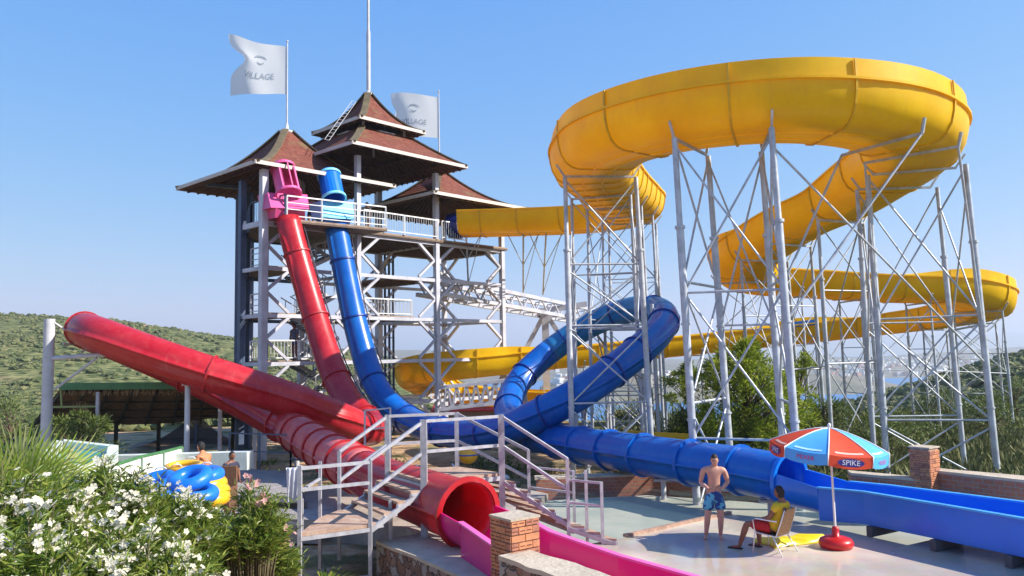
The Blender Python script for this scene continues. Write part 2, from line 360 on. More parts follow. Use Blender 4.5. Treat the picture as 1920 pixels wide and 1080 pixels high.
scrub('scrub', 'low olive scrub covering the slope and ridge right of the legs', 2200, 0.2, 0.85, 72, 200, 0.6, 1.4)
scrub('scrub', 'patchy green scrub on the long hill at the left', 3400, -0.75, -0.1, 110, 390, 0.35, 1.15)
scrub('scrub', 'green weeds and bushes on the bank behind the thatched shelter', 260, -0.62, -0.3, 58, 100, 0.5, 1.1)
scrub('scrub', 'leafy ground scrub among the feet of the yellow slide legs', 520, 0.12, 0.72, 27, 54, 0.3, 0.8, 90)
scrub('scrub', 'dense bushes below the brick wall beyond the slide legs', 420, 0.1, 0.75, 54, 78, 0.6, 1.5, 150)
# ------------------------------------------------------------------ pool deck, wading pool, kerb
def wetdeck():
    m = bpy.data.materials.new('wet concrete deck'); m.use_nodes = True; n = m.node_tree; b = n.nodes['Principled BSDF']
    tc = n.nodes.new('ShaderNodeTexCoord'); a = n.nodes.new('ShaderNodeTexNoise'); a.inputs['Scale'].default_value = 0.32; a.inputs['Detail'].default_value = 5
    f = n.nodes.new('ShaderNodeTexNoise'); f.inputs['Scale'].default_value = 2.2; f.inputs['Detail'].default_value = 12; f.inputs['Roughness'].default_value = .75
    for t in (a, f): n.links.new(tc.outputs['Object'], t.inputs['Vector'])
    mr = n.nodes.new('ShaderNodeMapRange'); mr.inputs[1].default_value = 0.40; mr.inputs[2].default_value = 0.60; n.links.new(a.outputs[0], mr.inputs[0])
    r = n.nodes.new('ShaderNodeMapRange'); r.inputs[3].default_value = 0.42; r.inputs[4].default_value = 0.07; n.links.new(mr.outputs[0], r.inputs[0]); n.links.new(r.outputs[0], b.inputs['Roughness'])
    c = n.nodes.new('ShaderNodeMix'); c.data_type = 'RGBA'; c.inputs['A'].default_value = (0.78, 0.66, 0.53, 1); c.inputs['B'].default_value = (0.60, 0.50, 0.39, 1); n.links.new(mr.outputs[0], c.inputs['Factor'])
    c2 = n.nodes.new('ShaderNodeMix'); c2.data_type = 'RGBA'; c2.blend_type = 'MULTIPLY'; c2.inputs['Factor'].default_value = 0.5; n.links.new(c.outputs['Result'], c2.inputs['A']); n.links.new(f.outputs['Color'], c2.inputs['B'])
    g = n.nodes.new('ShaderNodeTexNoise'); n.links.new(c2.outputs['Result'], b.inputs['Base Color'])
    bp = n.nodes.new('ShaderNodeBump'); bp.inputs['Strength'].default_value = 0.06; bp.inputs['Distance'].default_value = 0.02; n.links.new(f.outputs[0], bp.inputs['Height']); n.links.new(bp.outputs[0], b.inputs['Normal'])
    b.inputs['Specular IOR Level'].default_value = 0.6
    return m
M_WET = wetdeck()
def gp(*px): return [(G(x, y).x, G(x, y).y) for x, y in px]
kerb = gp((1172, 1008), (1370, 964))
strip = gp((1370, 964), (1480, 975), (1560, 990), (1700, 1022))
pool = gp((1172, 1008), (1370, 964), (1480, 975), (1560, 990), (1700, 1022)) + [(10.2, 17.4), (8.6, 20.6), (3.7, 23.1), (0.9, 22.6), (0.1, 20.0), (0.9, 16.2)]
struct(MB().prism([kerb[0], *strip, (20, 12.2), (20, 4), (0.4, 4), (0.2, 9.5), (-0.2, 13.0), (-0.9, 15.3), (0.2, 15.0), (0.85, 16.0)], -0.6, 0.0), 'pool_deck', M_WET)
struct(MB().prism([strip[-1], (20, 12.2), (20, 17.5), (10.2, 17.4)][::-1], -0.6, -0.004), 'pool_deck', M_WET)
struct(MB().prism([(-0.9, 15.3), (0.2, 15.0), (0.9, 16.2), (0.1, 20.0), (0.9, 22.6), (-0.5, 24.5), (-6.0, 24.5), (-6.5, 20.5), (-2.5, 18.5)], -0.6, -0.06), 'pool_deck', mat('dry concrete apron', (0.36, 0.31, 0.26), 0.8, 0, 0.25, 1.2, bump=0.2))
mfl = mat('pool floor', (0.40, 0.43, 0.35), 0.6, 0, 0.25, 0.8, col2=(0.54, 0.52, 0.42))
struct(MB().prism(pool, -0.6, -0.24), 'pool_floor', mfl)
mwat = bpy.data.materials.new('pool water'); mwat.use_nodes = True; n = mwat.node_tree; b_ = n.nodes['Principled BSDF']
b_.inputs['Base Color'].default_value = (0.13, 0.23, 0.22, 1); b_.inputs['Roughness'].default_value = 0.03; b_.inputs['IOR'].default_value = 1.33; b_.inputs['Alpha'].default_value = 0.2
t = n.nodes.new('ShaderNodeTexNoise'); t.inputs['Scale'].default_value = 5; t.inputs['Detail'].default_value = 3; bp = n.nodes.new('ShaderNodeBump'); bp.inputs['Strength'].default_value = 0.35; bp.inputs['Distance'].default_value = 0.04
tc = n.nodes.new('ShaderNodeTexCoord'); n.links.new(tc.outputs['Object'], t.inputs['Vector']); n.links.new(t.outputs[0], bp.inputs['Height']); n.links.new(bp.outputs[0], b_.inputs['Normal'])
zc = -0.05
struct(MB().add([(p[0], p[1], zc) for p in pool], [tuple(range(len(pool)))]), 'pool_water', mwat)
a, b = V((*kerb[0], 0)), V((*kerb[1], 0))
MB().beam(a+V((0, .05, 0.03)), b+V((0, .05, 0.03)), 0.10, 0.06).build('kerb', mat('terracotta kerb', (0.40, 0.25, 0.18), 0.6, 0, 0.3, 8), None, kind='structure')
M_BRICKW = None
def brickmat(name, c1, c2, mortar, sc=1.0, dirs=(0.8, 0.6)):
    m = bpy.data.materials.new(name); m.use_nodes = True; n = m.node_tree; b = n.nodes['Principled BSDF']; tc = n.nodes.new('ShaderNodeTexCoord')
    sx = n.nodes.new('ShaderNodeSeparateXYZ'); n.links.new(tc.outputs['Object'], sx.inputs[0]); ad = n.nodes.new('ShaderNodeMath'); ad.operation = 'ADD'
    m1 = n.nodes.new('ShaderNodeMath'); m1.operation = 'MULTIPLY'; m1.inputs[1].default_value = dirs[0]+dirs[1]; m2 = n.nodes.new('ShaderNodeMath'); m2.operation = 'MULTIPLY'; m2.inputs[1].default_value = dirs[1]-dirs[0]
    n.links.new(sx.outputs[0], m1.inputs[0]); n.links.new(sx.outputs[1], m2.inputs[0]); n.links.new(m1.outputs[0], ad.inputs[0]); n.links.new(m2.outputs[0], ad.inputs[1])
    cb = n.nodes.new('ShaderNodeCombineXYZ'); n.links.new(ad.outputs[0], cb.inputs[0]); n.links.new(sx.outputs[2], cb.inputs[1])
    br = n.nodes.new('ShaderNodeTexBrick'); br.inputs['Scale'].default_value = sc; br.inputs['Color1'].default_value = (*c1, 1); br.inputs['Color2'].default_value = (*c2, 1); br.inputs['Mortar'].default_value = (*mortar, 1)
    br.inputs['Brick Width'].default_value = 0.21; br.inputs['Row Height'].default_value = 0.1; br.inputs['Mortar Size'].default_value = 0.009
    n.links.new(cb.outputs[0], br.inputs['Vector']); nz = n.nodes.new('ShaderNodeTexNoise'); nz.inputs['Scale'].default_value = 9; n.links.new(tc.outputs['Object'], nz.inputs['Vector'])
    mx = n.nodes.new('ShaderNodeMix'); mx.data_type = 'RGBA'; mx.blend_type = 'MULTIPLY'; mx.inputs['Factor'].default_value = 0.5; n.links.new(br.outputs['Color'], mx.inputs['A']); n.links.new(nz.outputs['Color'], mx.inputs['B'])
    n.links.new(mx.outputs['Result'], b.inputs['Base Color']); b.inputs['Roughness'].default_value = 0.85
    bp = n.nodes.new('ShaderNodeBump'); bp.inputs['Strength'].default_value = 0.8; bp.inputs['Distance'].default_value = 0.01; bp.invert = True; n.links.new(br.outputs['Fac'], bp.inputs['Height']); n.links.new(bp.outputs[0], b.inputs['Normal'])
    return m
M_BRICK = brickmat('red brick', (0.50, 0.20, 0.12), (0.42, 0.14, 0.08), (0.35, 0.30, 0.26))
def stonemat():
    m = bpy.data.materials.new('rubble stone'); m.use_nodes = True; n = m.node_tree; b = n.nodes['Principled BSDF']; tc = n.nodes.new('ShaderNodeTexCoord')
    v = n.nodes.new('ShaderNodeTexVoronoi'); v.inputs['Scale'].default_value = 6.5; v2 = n.nodes.new('ShaderNodeTexVoronoi'); v2.feature = 'DISTANCE_TO_EDGE'; v2.inputs['Scale'].default_value = 6.5
    nz = n.nodes.new('ShaderNodeTexNoise'); nz.inputs['Scale'].default_value = 5; mxv = n.nodes.new('ShaderNodeMix'); mxv.data_type = 'VECTOR'; mxv.inputs['Factor'].default_value = 0.3
    n.links.new(tc.outputs['Object'], nz.inputs['Vector']); n.links.new(tc.outputs['Object'], mxv.inputs['A']); n.links.new(nz.outputs['Color'], mxv.inputs['B'])
    for q in (v, v2): n.links.new(mxv.outputs['Result'], q.inputs['Vector'])
    cr_ = n.nodes.new('ShaderNodeValToRGB'); e = cr_.color_ramp.elements; e[0].color = (0.16, 0.09, 0.065, 1); e[1].color = (0.34, 0.30, 0.27, 1); x = e.new(0.5); x.color = (0.26, 0.13, 0.08, 1)
    sp_ = n.nodes.new('ShaderNodeSeparateColor'); n.links.new(v.outputs['Color'], sp_.inputs[0]); n.links.new(sp_.outputs[0], cr_.inputs[0])
    mr = n.nodes.new('ShaderNodeMapRange'); mr.inputs[2].default_value = 0.06; n.links.new(v2.outputs['Distance'], mr.inputs[0])
    mx = n.nodes.new('ShaderNodeMix'); mx.data_type = 'RGBA'; mx.inputs['A'].default_value = (0.17, 0.12, 0.09, 1); n.links.new(mr.outputs[0], mx.inputs['Factor']); n.links.new(cr_.outputs[0], mx.inputs['B']); n.links.new(mx.outputs['Result'], b.inputs['Base Color'])
    bp = n.nodes.new('ShaderNodeBump'); bp.inputs['Strength'].default_value = 1; bp.inputs['Distance'].default_value = 0.05; n.links.new(mr.outputs[0], bp.inputs['Height']); n.links.new(bp.outputs[0], b.inputs['Normal']); b.inputs['Roughness'].default_value = 0.9
    return m
M_STONE = stonemat()
M_COPE = mat('coping concrete', (0.40, 0.33, 0.25), 0.85, 0, 0.3, 3, bump=0.4, bscale=14, col2=(0.55, 0.46, 0.35))
# walls: polygon base + coping sheet
def wall(poly, z0, z1, label, face, cat='wall', name='stone_wall'):
    t = thing(name, label, cat, (poly[0][0], poly[0][1], z0))
    MB().prism(poly, z0, z1-0.06).build('masonry', face, t)
    cx = sum(p[0] for p in poly)/len(poly); cy = sum(p[1] for p in poly)/len(poly)
    MB().prism([(cx+(p[0]-cx)*1.01+0.0, cy+(p[1]-cy)*1.01) for p in poly], z1-0.058, z1).build('coping', M_COPE, t)
    return t
def jag(p, q, w, n=12, s=5):
    """irregular wall strip from p to q of width w to the right side"""
    p, q = V((*p, 0)), V((*q, 0)); d = (q-p).normalized(); nr = V((-d.y, d.x, 0)); A = []; B = []
    rr = random.Random(s)
    for i in range(n+1):
        c = p+(q-p)*(i/n); A.append(c+nr*rr.uniform(-.03, .03)); B.append(c+nr*(w+rr.uniform(-.03, .03)))
    return [(a.x, a.y) for a in A]+[(b.x, b.y) for b in B[::-1]]
wall(jag((-0.05, 12.25), (-2.75, 16.1), -0.95), -0.8, 0.2, 'long low stone wall with beige top beside the red tube mouth', M_STONE)
wall(jag((1.75, 8.55), (0.18, 10.78), 0.52), -0.6, 1.24, 'stone wall with concrete top running from the near brick pier to the bottom edge', M_STONE)
aa, bb = V((0.8, 0.6, 0)), V((-0.6, 0.8, 0))
def pier(c, z0, z1, label, seed):
    c = V(c); t = thing('brick_pier', label, 'brick pier', (c.x, c.y, z0)); w = 0.46
    core = c+aa*w/2+bb*w/2
    MB().box((core.x, core.y, (z0+z1)/2), w-0.03, w-0.03, z1-z0-0.02, (aa, bb, V((0, 0, 1)))).build('mortar', mat('rough mortar', (0.42, 0.30, 0.22), 0.9, 0, 0.3, 9, bump=0.6), t)
    rr = random.Random(seed); mb = MB(); z = z0; row = 0
    while z < z1-0.05:
        hgt = 0.098; off = 0.0 if row % 2 else 0.115
        for (o, d, nrm) in ((c, aa, -bb), (c, bb, -aa), (c+aa*w, bb, aa), (c+bb*w, aa, bb)):
            x = -off if off else 0
            while x < w-0.01:
                x0 = max(0.004, x+0.006); x1 = min(w-0.004, x+0.23-0.006)
                if x1-x0 > 0.03:
                    m_ = o+d*((x0+x1)/2)+nrm*(-0.012+rr.uniform(0, 0.012)); mb.box((m_.x, m_.y, z+hgt/2-0.006), x1-x0, 0.03, hgt-0.018, (d, nrm, V((0, 0, 1))), 0 if rr.random() < .7 else 1)
                    if rr.random() < .75: # hollow core slots
                        for q in (-0.25, 0.25):
                            m2 = m_+d*((x1-x0)*q)+nrm*0.0155; mb.box((m2.x, m2.y, z+hgt/2-0.008), (x1-x0)*0.36, 0.003, 0.012, (d, nrm, V((0, 0, 1))), 2)
                x += 0.23
        z += hgt; row += 1
    mb.build('brickwork', [mat('orange brick', (0.52, 0.21, 0.10), 0.85, 0, 0.2, 12), mat('dull brick', (0.38, 0.15, 0.09), 0.85, 0, 0.3, 12), mat('brick slot', (0.10, 0.03, 0.02), 0.9)], t)
    MB().box((core.x, core.y, z1+0.012), w+0.03, w+0.03, 0.03, (aa, bb, V((0, 0, 1)))).build('cap', M_COPE, t)
c0 = P(958, 966, 10.6); pier((c0.x, c0.y, 0), -0.5, 1.64, 'near square pier of hollow orange bricks in front of the magenta chute', 1)
c1 = P(1742, 846, 18.4); pier((c1.x, c1.y, 0), -0.5, 1.5, 'brick pier standing in the long wall behind the blue chute', 2)
pr = c1+aa*0.3+bb*0.1
pq = P(1935, 886, 17.0)
wall([(pr.x+.1, pr.y-.05), (pq.x, pq.y), (pq.x+.35, pq.y+.6), (pr.x+.3, pr.y+.35)], -0.6, 0.98, 'dark brick wall with pale top right of the far brick pier', M_BRICK, name='brick_wall')
pl = P(1596, 884, 19.7)
wall([(pl.x, pl.y), (c1.x-.05, c1.y+.12), (c1.x+.05, c1.y+.5), (pl.x+.1, pl.y+.45)], -0.6, 0.80, 'brick wall with pale top between the far brick pier and the blue tube', M_BRICK, name='brick_wall')
wall([(0.6, 23.4), (4.3, 23.8), (8.9, 21.2), (9.1, 21.6), (4.4, 24.3), (0.6, 23.9)], -0.6, 0.25, 'low reddish wall at the back of the wading pool', M_BRICK, name='brick_wall')
# ------------------------------------------------------------------ closed tube slides
def frames(pts):
    out = []
    for i, p in enumerate(pts):
        d = (V(pts[min(i+1, len(pts)-1)][:3])-V(pts[max(i-1, 0)][:3])).normalized()
        s = d.cross(V((0, 0, 1))); s.normalize(); u = s.cross(d).normalized(); out.append((V(p[:3]), d, s, u))
    return out
def tube_mesh(pts, th=0.03, n=22, seam=True, mi=0, mb=None):
    mb = mb or MB(); fr = frames(pts); prof = []
    for k in range(n): prof.append((2*math.pi*k/n, 1.0))
    if seam:
        prof = [q for q in prof if abs(math.sin(q[0])) > 0.03]
        for a0 in (0, math.pi):
            prof += [(a0-0.05, 1.0), (a0-0.045, 1.075), (a0+0.045, 1.075), (a0+0.05, 1.0)]
        prof = sorted(((a % (2*math.pi)), r) for a, r in prof)
    m = len(prof); vs = []; fs = []
    for (p, d, s, u), q in zip(fr, pts):
        r = q[3]
        for a, f in prof: vs.append(p+(s*math.cos(a)+u*math.sin(a))*r*f)
    N = len(fr)
    for i in range(N-1):
        for k in range(m): fs.append((i*m+k, i*m+(k+1) % m, (i+1)*m+(k+1) % m, (i+1)*m+k))
    o = len(vs)
    for (p, d, s, u), q in zip(fr, pts):
        r = q[3]-th
        for a, f in prof: vs.append(p+(s*math.cos(a)+u*math.sin(a))*r)
    for i in range(N-1):
        for k in range(m): fs.append((o+i*m+k, o+(i+1)*m+k, o+(i+1)*m+(k+1) % m, o+i*m+(k+1) % m))
    for k in range(m):
        fs.append((k, o+k, o+(k+1) % m, (k+1) % m)); j = (N-1)*m; fs.append((j+k, j+(k+1) % m, o+j+(k+1) % m, o+j+k))
    return mb.add(vs, fs, mi, True)
def ring(p, d, s, u, r, w=0.07, e=0.055, n=28, mb=None, mi=0):
    mb = mb or MB(); vs = []; pr = [(-w/2, r+0.002), (-w/2, r+e), (w/2, r+e), (w/2, r+0.002)]
    for k in range(n):
        a = 2*math.pi*k/n; c = s*math.cos(a)+u*math.sin(a)
        for x, rr in pr: vs.append(p+d*x+c*rr)
    fs = [(k*4+j, k*4+(j+1) % 4, ((k+1) % n)*4+(j+1) % 4, ((k+1) % n)*4+j) for k in range(n) for j in range(4)]
    return mb.add(vs, fs, mi, False)
def flanges(root, pts, step, m, start=1.0, w=0.07, e=0.055, skip=None):
    fr = frames(pts); acc = 0; nxt = start
    for i in range(1, len(fr)):
        acc += (fr[i][0]-fr[i-1][0]).length
        if acc >= nxt and i < len(fr)-1:
            nxt += step; p, d, s, u = fr[i]
            ring(p, d, s, u, pts[i][3], w, e).build('flange', m, root)
def QP(px, py, d, r): v = P(px, py, d); return (v.x, v.y, v.z, r)
# red
red = thing('red_tube_slide', 'tall red tube slide dropping from the tower, looping left and ending in a magenta chute', 'water slide', (-2, 18, 0))
rp = [QP(541, 412, 35.2, .54), QP(548, 445, 35.0, .54), QP(569, 520, 34.7, .54), QP(594, 605, 34.2, .55), QP(622, 690, 33.4, .56), QP(655, 755, 32.3, .57), QP(693, 796, 30.9, .57), QP(690, 806, 29.0, .57), QP(640, 787, 27.6, .57),
      QP(560, 755, 26.8, .57), QP(460, 722, 26.0, .57), QP(360, 690, 25.6, .57), QP(260, 655, 25.6, .57), QP(185, 627, 26.0, .57), QP(158, 618, 27.2, .57), QP(168, 628, 28.6, .57), QP(230, 652, 29.5, .57), QP(330, 695, 29.6, .57), QP(430, 742, 29.0, .57),
      QP(520, 790, 27.2, .57), QP(585, 830, 24.8, .58), QP(650, 868, 22.0, .58), QP(720, 905, 19.3, .58), QP(800, 934, 17.2, .59), QP(878, 962, 15.7, .6)]
rpath = resample(catmull(rp, 12), 0.28)
ia = int(len(rpath)*0.745)
tube_mesh(rpath[:ia+1]).build('tube', M_RED, red)
ib = int(len(rpath)*0.885)
tube_mesh(rpath[ia:ib+1]).build('pale_tube', M_REDF, red, label='pinkish sun-faded red section of tube')
tube_mesh(rpath[ib:]).build('exit_tube', M_RED, red)
flanges(red, rpath[:int(len(rpath)*0.24)], 3.0, M_SEAMR, 1.6)
flanges(red, rpath[int(len(rpath)*0.26):ia], 5.6, M_RED, 0.9)
flanges(red, rpath[ia:ib], 1.1, M_SEAMR, 0.4)
fr = frames(rpath); p, d, s, u = fr[-1]; ring(p, d, s, u, 0.6, 0.08, 0.1).build('exit_flange', M_RED, red)
# steel cable clamped along the drop
def cablerun(root, path, i0, i1, side, lift, m):
    f = frames(path); MB().pipe([f[i][0]+f[i][2]*side+f[i][3]*lift for i in range(i0, i1, 3)], 0.025, 5).build('cable', m, root)
M_DARKCAB = mat('dark cable', (0.05, 0.04, 0.06), 0.6)
nn = int(len(rpath)*0.22)
cablerun(red, rpath, 2, nn, -0.40, 0.47, M_DARKCAB); cablerun(red, rpath, 2, nn, -0.52, 0.33, M_DARKCAB)
# blue
blue = thing('blue_tube_slide', 'blue tube slide dropping from the tower, looping right and ending in a long blue chute', 'water slide', (2, 24, 0))
bp_ = [QP(630, 425, 37.0, .54), QP(637, 462, 36.9, .54), QP(650, 530, 36.7, .54), QP(667, 610, 36.4, .55), QP(690, 690, 35.9, .56), QP(718, 745, 35.1, .56), QP(760, 783, 34.2, .56), QP(810, 805, 32.4, .56), QP(870, 814, 30.8, .56), QP(935, 807, 29.2, .56), QP(1000, 783, 28.0, .57),
       QP(1090, 735, 27.5, .57), QP(1180, 672, 28.4, .57), QP(1238, 618, 30.2, .57), QP(1240, 586, 32.6, .57), QP(1190, 580, 34.8, .57), QP(1120, 603, 36.2, .57), QP(1050, 645, 36.6, .57), QP(990, 695, 36.0, .57), QP(958, 742, 34.6, .57), QP(957, 780, 32.6, .57), QP(985, 808, 30.4, .57),
       QP(1040, 825, 28.0, .57), QP(1110, 838, 25.6, .57), QP(1200, 852, 23.3, .57), QP(1300, 868, 21.4, .57), QP(1400, 883, 19.9, .57), QP(1480, 899, 18.9, .57)]
bpath = resample(catmull(bp_, 12), 0.28)
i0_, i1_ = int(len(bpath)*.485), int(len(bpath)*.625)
tube_mesh(bpath[:i0_+1]).build('tube', M_BLUE, blue); tube_mesh(bpath[i0_:i1_+1]).build('pale_tube', M_BLUEPALE, blue, label='paler blue section of the loop, sunlight and weathering in its colour'); tube_mesh(bpath[i1_:]).build('exit_tube', M_BLUE, blue)
flanges(blue, bpath[:int(len(bpath)*0.4)], 2.9, M_SEAMB, 1.5)
flanges(blue, bpath[int(len(bpath)*0.4):int(len(bpath)*0.73)], 2.7, M_SEAMB, 0.8)
flanges(blue, bpath[int(len(bpath)*0.74):], 1.75, M_BLUE, 0.5, 0.09, 0.06)
nn = int(len(bpath)*0.22)
cablerun(blue, bpath, 2, nn, -0.45, 0.43, M_DARKCAB)
# launch capsules
def launch(root, pa, pb, box0, box1, d0, d1, mt, mbx, shell):
    # capsule: half open cylinder with rims
    a, b = P(*pa, d0+0.5), P(*pb, d0); d = (b-a).normalized(); s = d.cross(V((0, 0, 1))).normalized(); u = s.cross(d)
    r = 0.52; n_ = 20; mb = MB()
    for i in range(n_):
        a0, a1 = 2*math.pi*i/n_, 2*math.pi*(i+1)/n_
        mid = (a0+a1)/2
        if shell and 0.25*math.pi < mid < 0.75*math.pi: continue
        vs = [c+(s*math.cos(t)+u*math.sin(t))*rr for c in (a, b) for t in (a0, a1) for rr in (r, r-.03)]
        mb.add(vs, [(0, 2, 6, 4), (1, 5, 7, 3), (0, 4, 5, 1), (2, 3, 7, 6), (0, 1, 3, 2), (4, 6, 7, 5)], 0, False)
    c_ = mb.build('capsule', mt, root)
    ring(a, d, s, u, r, 0.12, 0.05).build('rim', mbx, c_); ring(b, d, s, u, r, 0.12, 0.07).build('rim', mbx, c_)
    if shell:
        mb = MB(); 
        for t in (0.25*math.pi, 0.75*math.pi, 0.5*math.pi): e = (s*math.cos(t)+u*math.sin(t))*r; mb.beam(a+e, b+e, 0.05, 0.05)
        mb.build('bars', mbx, c_)
    # cap lid at top
    MB().lathe(a, [(r, 0), (r*.85, .18), (r*.5, .3), (0.01, .36)], 20, (s, u, -d)).build('end_cap', mt, c_)
    # sloped hood box round the launch
    x0, y0, x1, y1 = box0; p0, p1, p2, p3 = P(x0, y0, d0-.3), P(x1, y0+4, d1-.3), P(x1+4, y1, d1-0.75), P(x0+6, y1-3, d0-0.75)
    nb = V((-.7, .7, 0))*0.95
    vs = [p0, p1, p2, p3, p0+nb, p1+nb, p2+nb, p3+nb]
    MB().add(vs, [(0, 1, 2, 3), (4, 7, 6, 5), (0, 4, 5, 1), (3, 2, 6, 7), (0, 3, 7, 4), (1, 5, 6, 2)]).build('hood', mbx, root)
    q = (p3+p2)/2; 
    vs = [p3+(p2-p3)*.12, p3+(p2-p3)*.88, P(box1[2], box1[3], d1-.35), P(box1[0], box1[3]-4, d0-.35)]; vs += [x+nb for x in vs]
    MB().add(vs, [(0, 1, 2, 3), (4, 7, 6, 5), (0, 4, 5, 1), (3, 2, 6, 7), (0, 3, 7, 4), (1, 5, 6, 2)]).build('launch_tray', mt if not shell else mbx, root)
launch(red, (530, 316), (541, 364), (502, 361, 576, 392), (515, 391, 572, 412), 35.0, 36.2, M_PINK, M_PINK, True)
launch(blue, (617, 330), (626, 373), (600, 377, 661, 411), (608, 408, 655, 424), 36.7, 37.9, M_BLUE2, M_LBLUE, False)
# exit chutes
def chute(root, name, near, far, z0f, z1f, mats, th=0.05, extra=0.0):
    """near / far: lists of (x,y,ztop,zbot) for both walls; floor between"""
    mb = MB(); n_ = len(near)
    for side, L in ((1, near), (-1, far)):
        vs = []
        for i, (x, y, zt, zb) in enumerate(L):
            o = V((far[i][0]-near[i][0], far[i][1]-near[i][1], 0)).normalized()*side*th
            vs += [V((x, y, zt)), V((x, y, zb)), V((x, y, zb))+o, V((x, y, zt))+o]
        fs = [(i*4+j, i*4+(j+1) % 4, i*4+4+(j+1) % 4, i*4+4+j) for i in range(n_-1) for j in range(4)]+[(0, 1, 2, 3), tuple(4*(n_-1)+k for k in (3, 2, 1, 0))]
        mb.add(vs, fs, 0)
    o = mb.build(name, mats[0], root)
    vs = [V((*q[:2], q[3]+0.07)) for q in near]+[V((*q[:2], q[3]+0.07)) for q in far]
    MB().add(vs+[v-V((0, 0, .05)) for v in vs], [(i, i+1, n_+i+1, n_+i) for i in range(n_-1)]+[(2*n_+i, 3*n_+i, 3*n_+i+1, 2*n_+i+1) for i in range(n_-1)]).build('chute_floor', mats[0], root)
    for side, L in ((1, near), (-1, far)):
        mb = MB()
        for a_, b_ in zip(L, L[1:]): mb.beam(V(a_[:3])+V((0, 0, .012)), V(b_[:3])+V((0, 0, .012)), 0.11, 0.035)
        mb.build('rim', mats[1], root)
def halfpipe(root, path, L, r0, r1, up0, up1, m, name='trough'):
    """open lower shell that carries on from the tube mouth; returns the end centre and side vector"""
    p, d, s, u = frames(path)[-1]; d = V((d.x, d.y, d.z*.4)).normalized(); s = d.cross(V((0, 0, 1))).normalized(); vs = []; n_, k_ = 7, 18
    for i in range(n_):
        t = i/(n_-1); c = p+d*L*t; r = r0+(r1-r0)*t; up = R(up0+(up1-up0)*t)
        for rr in (r, r-.035):
            for k in range(k_+1):
                a = up-(math.pi+2*up)*k/k_; vs.append(c+s*math.cos(a)*rr+V((0, 0, math.sin(a)*rr)))
    w = 2*(k_+1); fs = []
    for i in range(n_-1):
        for k in range(k_):
            fs.append((i*w+k, i*w+k+1, (i+1)*w+k+1, (i+1)*w+k)); fs.append((i*w+k_+1+k, (i+1)*w+k_+1+k, (i+1)*w+k_+2+k, i*w+k_+2+k))
        for k in (0, k_): fs.append((i*w+k, (i+1)*w+k, (i+1)*w+k_+1+k, i*w+k_+1+k))
    for i in (0, n_-1):
        for k in range(k_): fs.append((i*w+k, i*w+k+1, i*w+k_+2+k, i*w+k_+1+k))
    MB().add(vs, fs, 0, True).build(name, m, root, auto=1); return p+d*L, s
cE, sE = halfpipe(blue, bpath, 1.15, .60, .62, 20, 4, M_BLUE2)
def q4(v, zt, zb): return (v.x, v.y, zt, zb)
bn = [q4(cE+sE*.60, cE.z+.04, .12), (7.12, 16.7, .86, .22), (7.9, 15.25, .86, .22), (8.65, 13.8, .86, .22), (10.55, 10.1, .86, .22)]
bf = [q4(cE-sE*.60, cE.z+.04, .12), (7.98, 17.4, .86, .22), (8.8, 16.3, .86, .22), (9.67, 15.1, .86, .22), (12.0, 11.6, .86, .22)]
for k in range(5):
    f_ = k/4; a_ = V((7.5+2.6*f_, 16.75-4.9*f_, 0)); MB().box((a_.x, a_.y, .11), .9, .12, .2, (V((.8, .5, 0)).normalized(), V((-.5, .8, 0)).normalized(), V((0, 0, 1)))).build('foot_block', mat('dark footing', (.09, .09, .1), .8), blue)
chute(blue, 'exit_chute', bn, bf, 0, 0, (M_BLUE2, mat('blue chute rim', (0.05, 0.34, 0.80), 0.4)))
fr = frames(bpath); p, d, s, u = fr[-1]; ring(p, d, s, u, 0.57, 0.1, 0.09).build('exit_flange', M_BLUE2, blue)
cE, sE = halfpipe(red, rpath, .8, .62, .64, 8, 2, M_MAG)
rn = [q4(cE+sE*.62, cE.z+.03, -.3), (-.38, 13.2, .74, -.3), (.6, 11.6, .72, -.3), (2.3, 8.9, .72, -.3)]
rf = [q4(cE-sE*.62, cE.z+.03, -.3), (.60, 14.0, .75, -.3), (1.55, 12.3, .75, -.3), (4.0, 8.9, .75, -.3)]
chute(red, 'exit_chute', rn, rf, 0, 0, (M_MAG, M_MAGRIM))
# supports of the tube slides: posts with saddles
def saddlepost(px, py, d, r, label, lean=0):
    a = P(px, py, d); t = thing('slide_post', label, 'support post', (a.x, a.y, T(a.x, a.y)), 'single posts carrying the tube slides')
    MB().rod((a.x, a.y, T(a.x, a.y)), a, r, 10).build('post', M_STEEL2, t); MB().box((a.x, a.y, a.z+.02), .3, .2, .06).build('saddle', M_STEEL2, t)
    MB().box((a.x, a.y, T(a.x, a.y)+.02), .36, .36, .05).build('base_plate', M_STEEL, t)
saddlepost(352, 722, 25.7, .085, 'pale steel post under the middle of the sloping red tube')
saddlepost(557, 797, 26.6, .085, 'pale steel post where the two red tubes cross')
# big post with bracket at the left end of red loop
a = P(93, 598, 26.4); t = thing('bracket_post', 'thick grey steel post at far left holding the raised end of the red tube', 'steel post', (a.x, a.y, T(a.x, a.y)))
MB().rod((a.x, a.y, T(a.x, a.y)), a, .17, 16).build('column', M_STEEL2, t)
MB().rod(P(102, 605, 26.4), P(178, 657, 27.6), .035, 6).rod(P(118, 645, 26.4), P(170, 645, 27.6), .03, 6).rod(P(152, 662, 27.3), P(172, 646, 27.6), .03, 6).build('brace', M_STEEL2, t)
MB().rod(P(96, 672, 26.4), P(206, 664, 26.3), .075, 10).build('arm', M_STEEL2, t)
MB().rod(P(103, 730, 26.4), P(182, 671, 26.3), .045, 8).build('strut', M_STEEL2, t)
# ------------------------------------------------------------------ yellow open channel slide
yel = thing('yellow_raft_slide', 'long yellow open channel slide spiralling high on steel legs', 'water slide', (12, 30, 0))
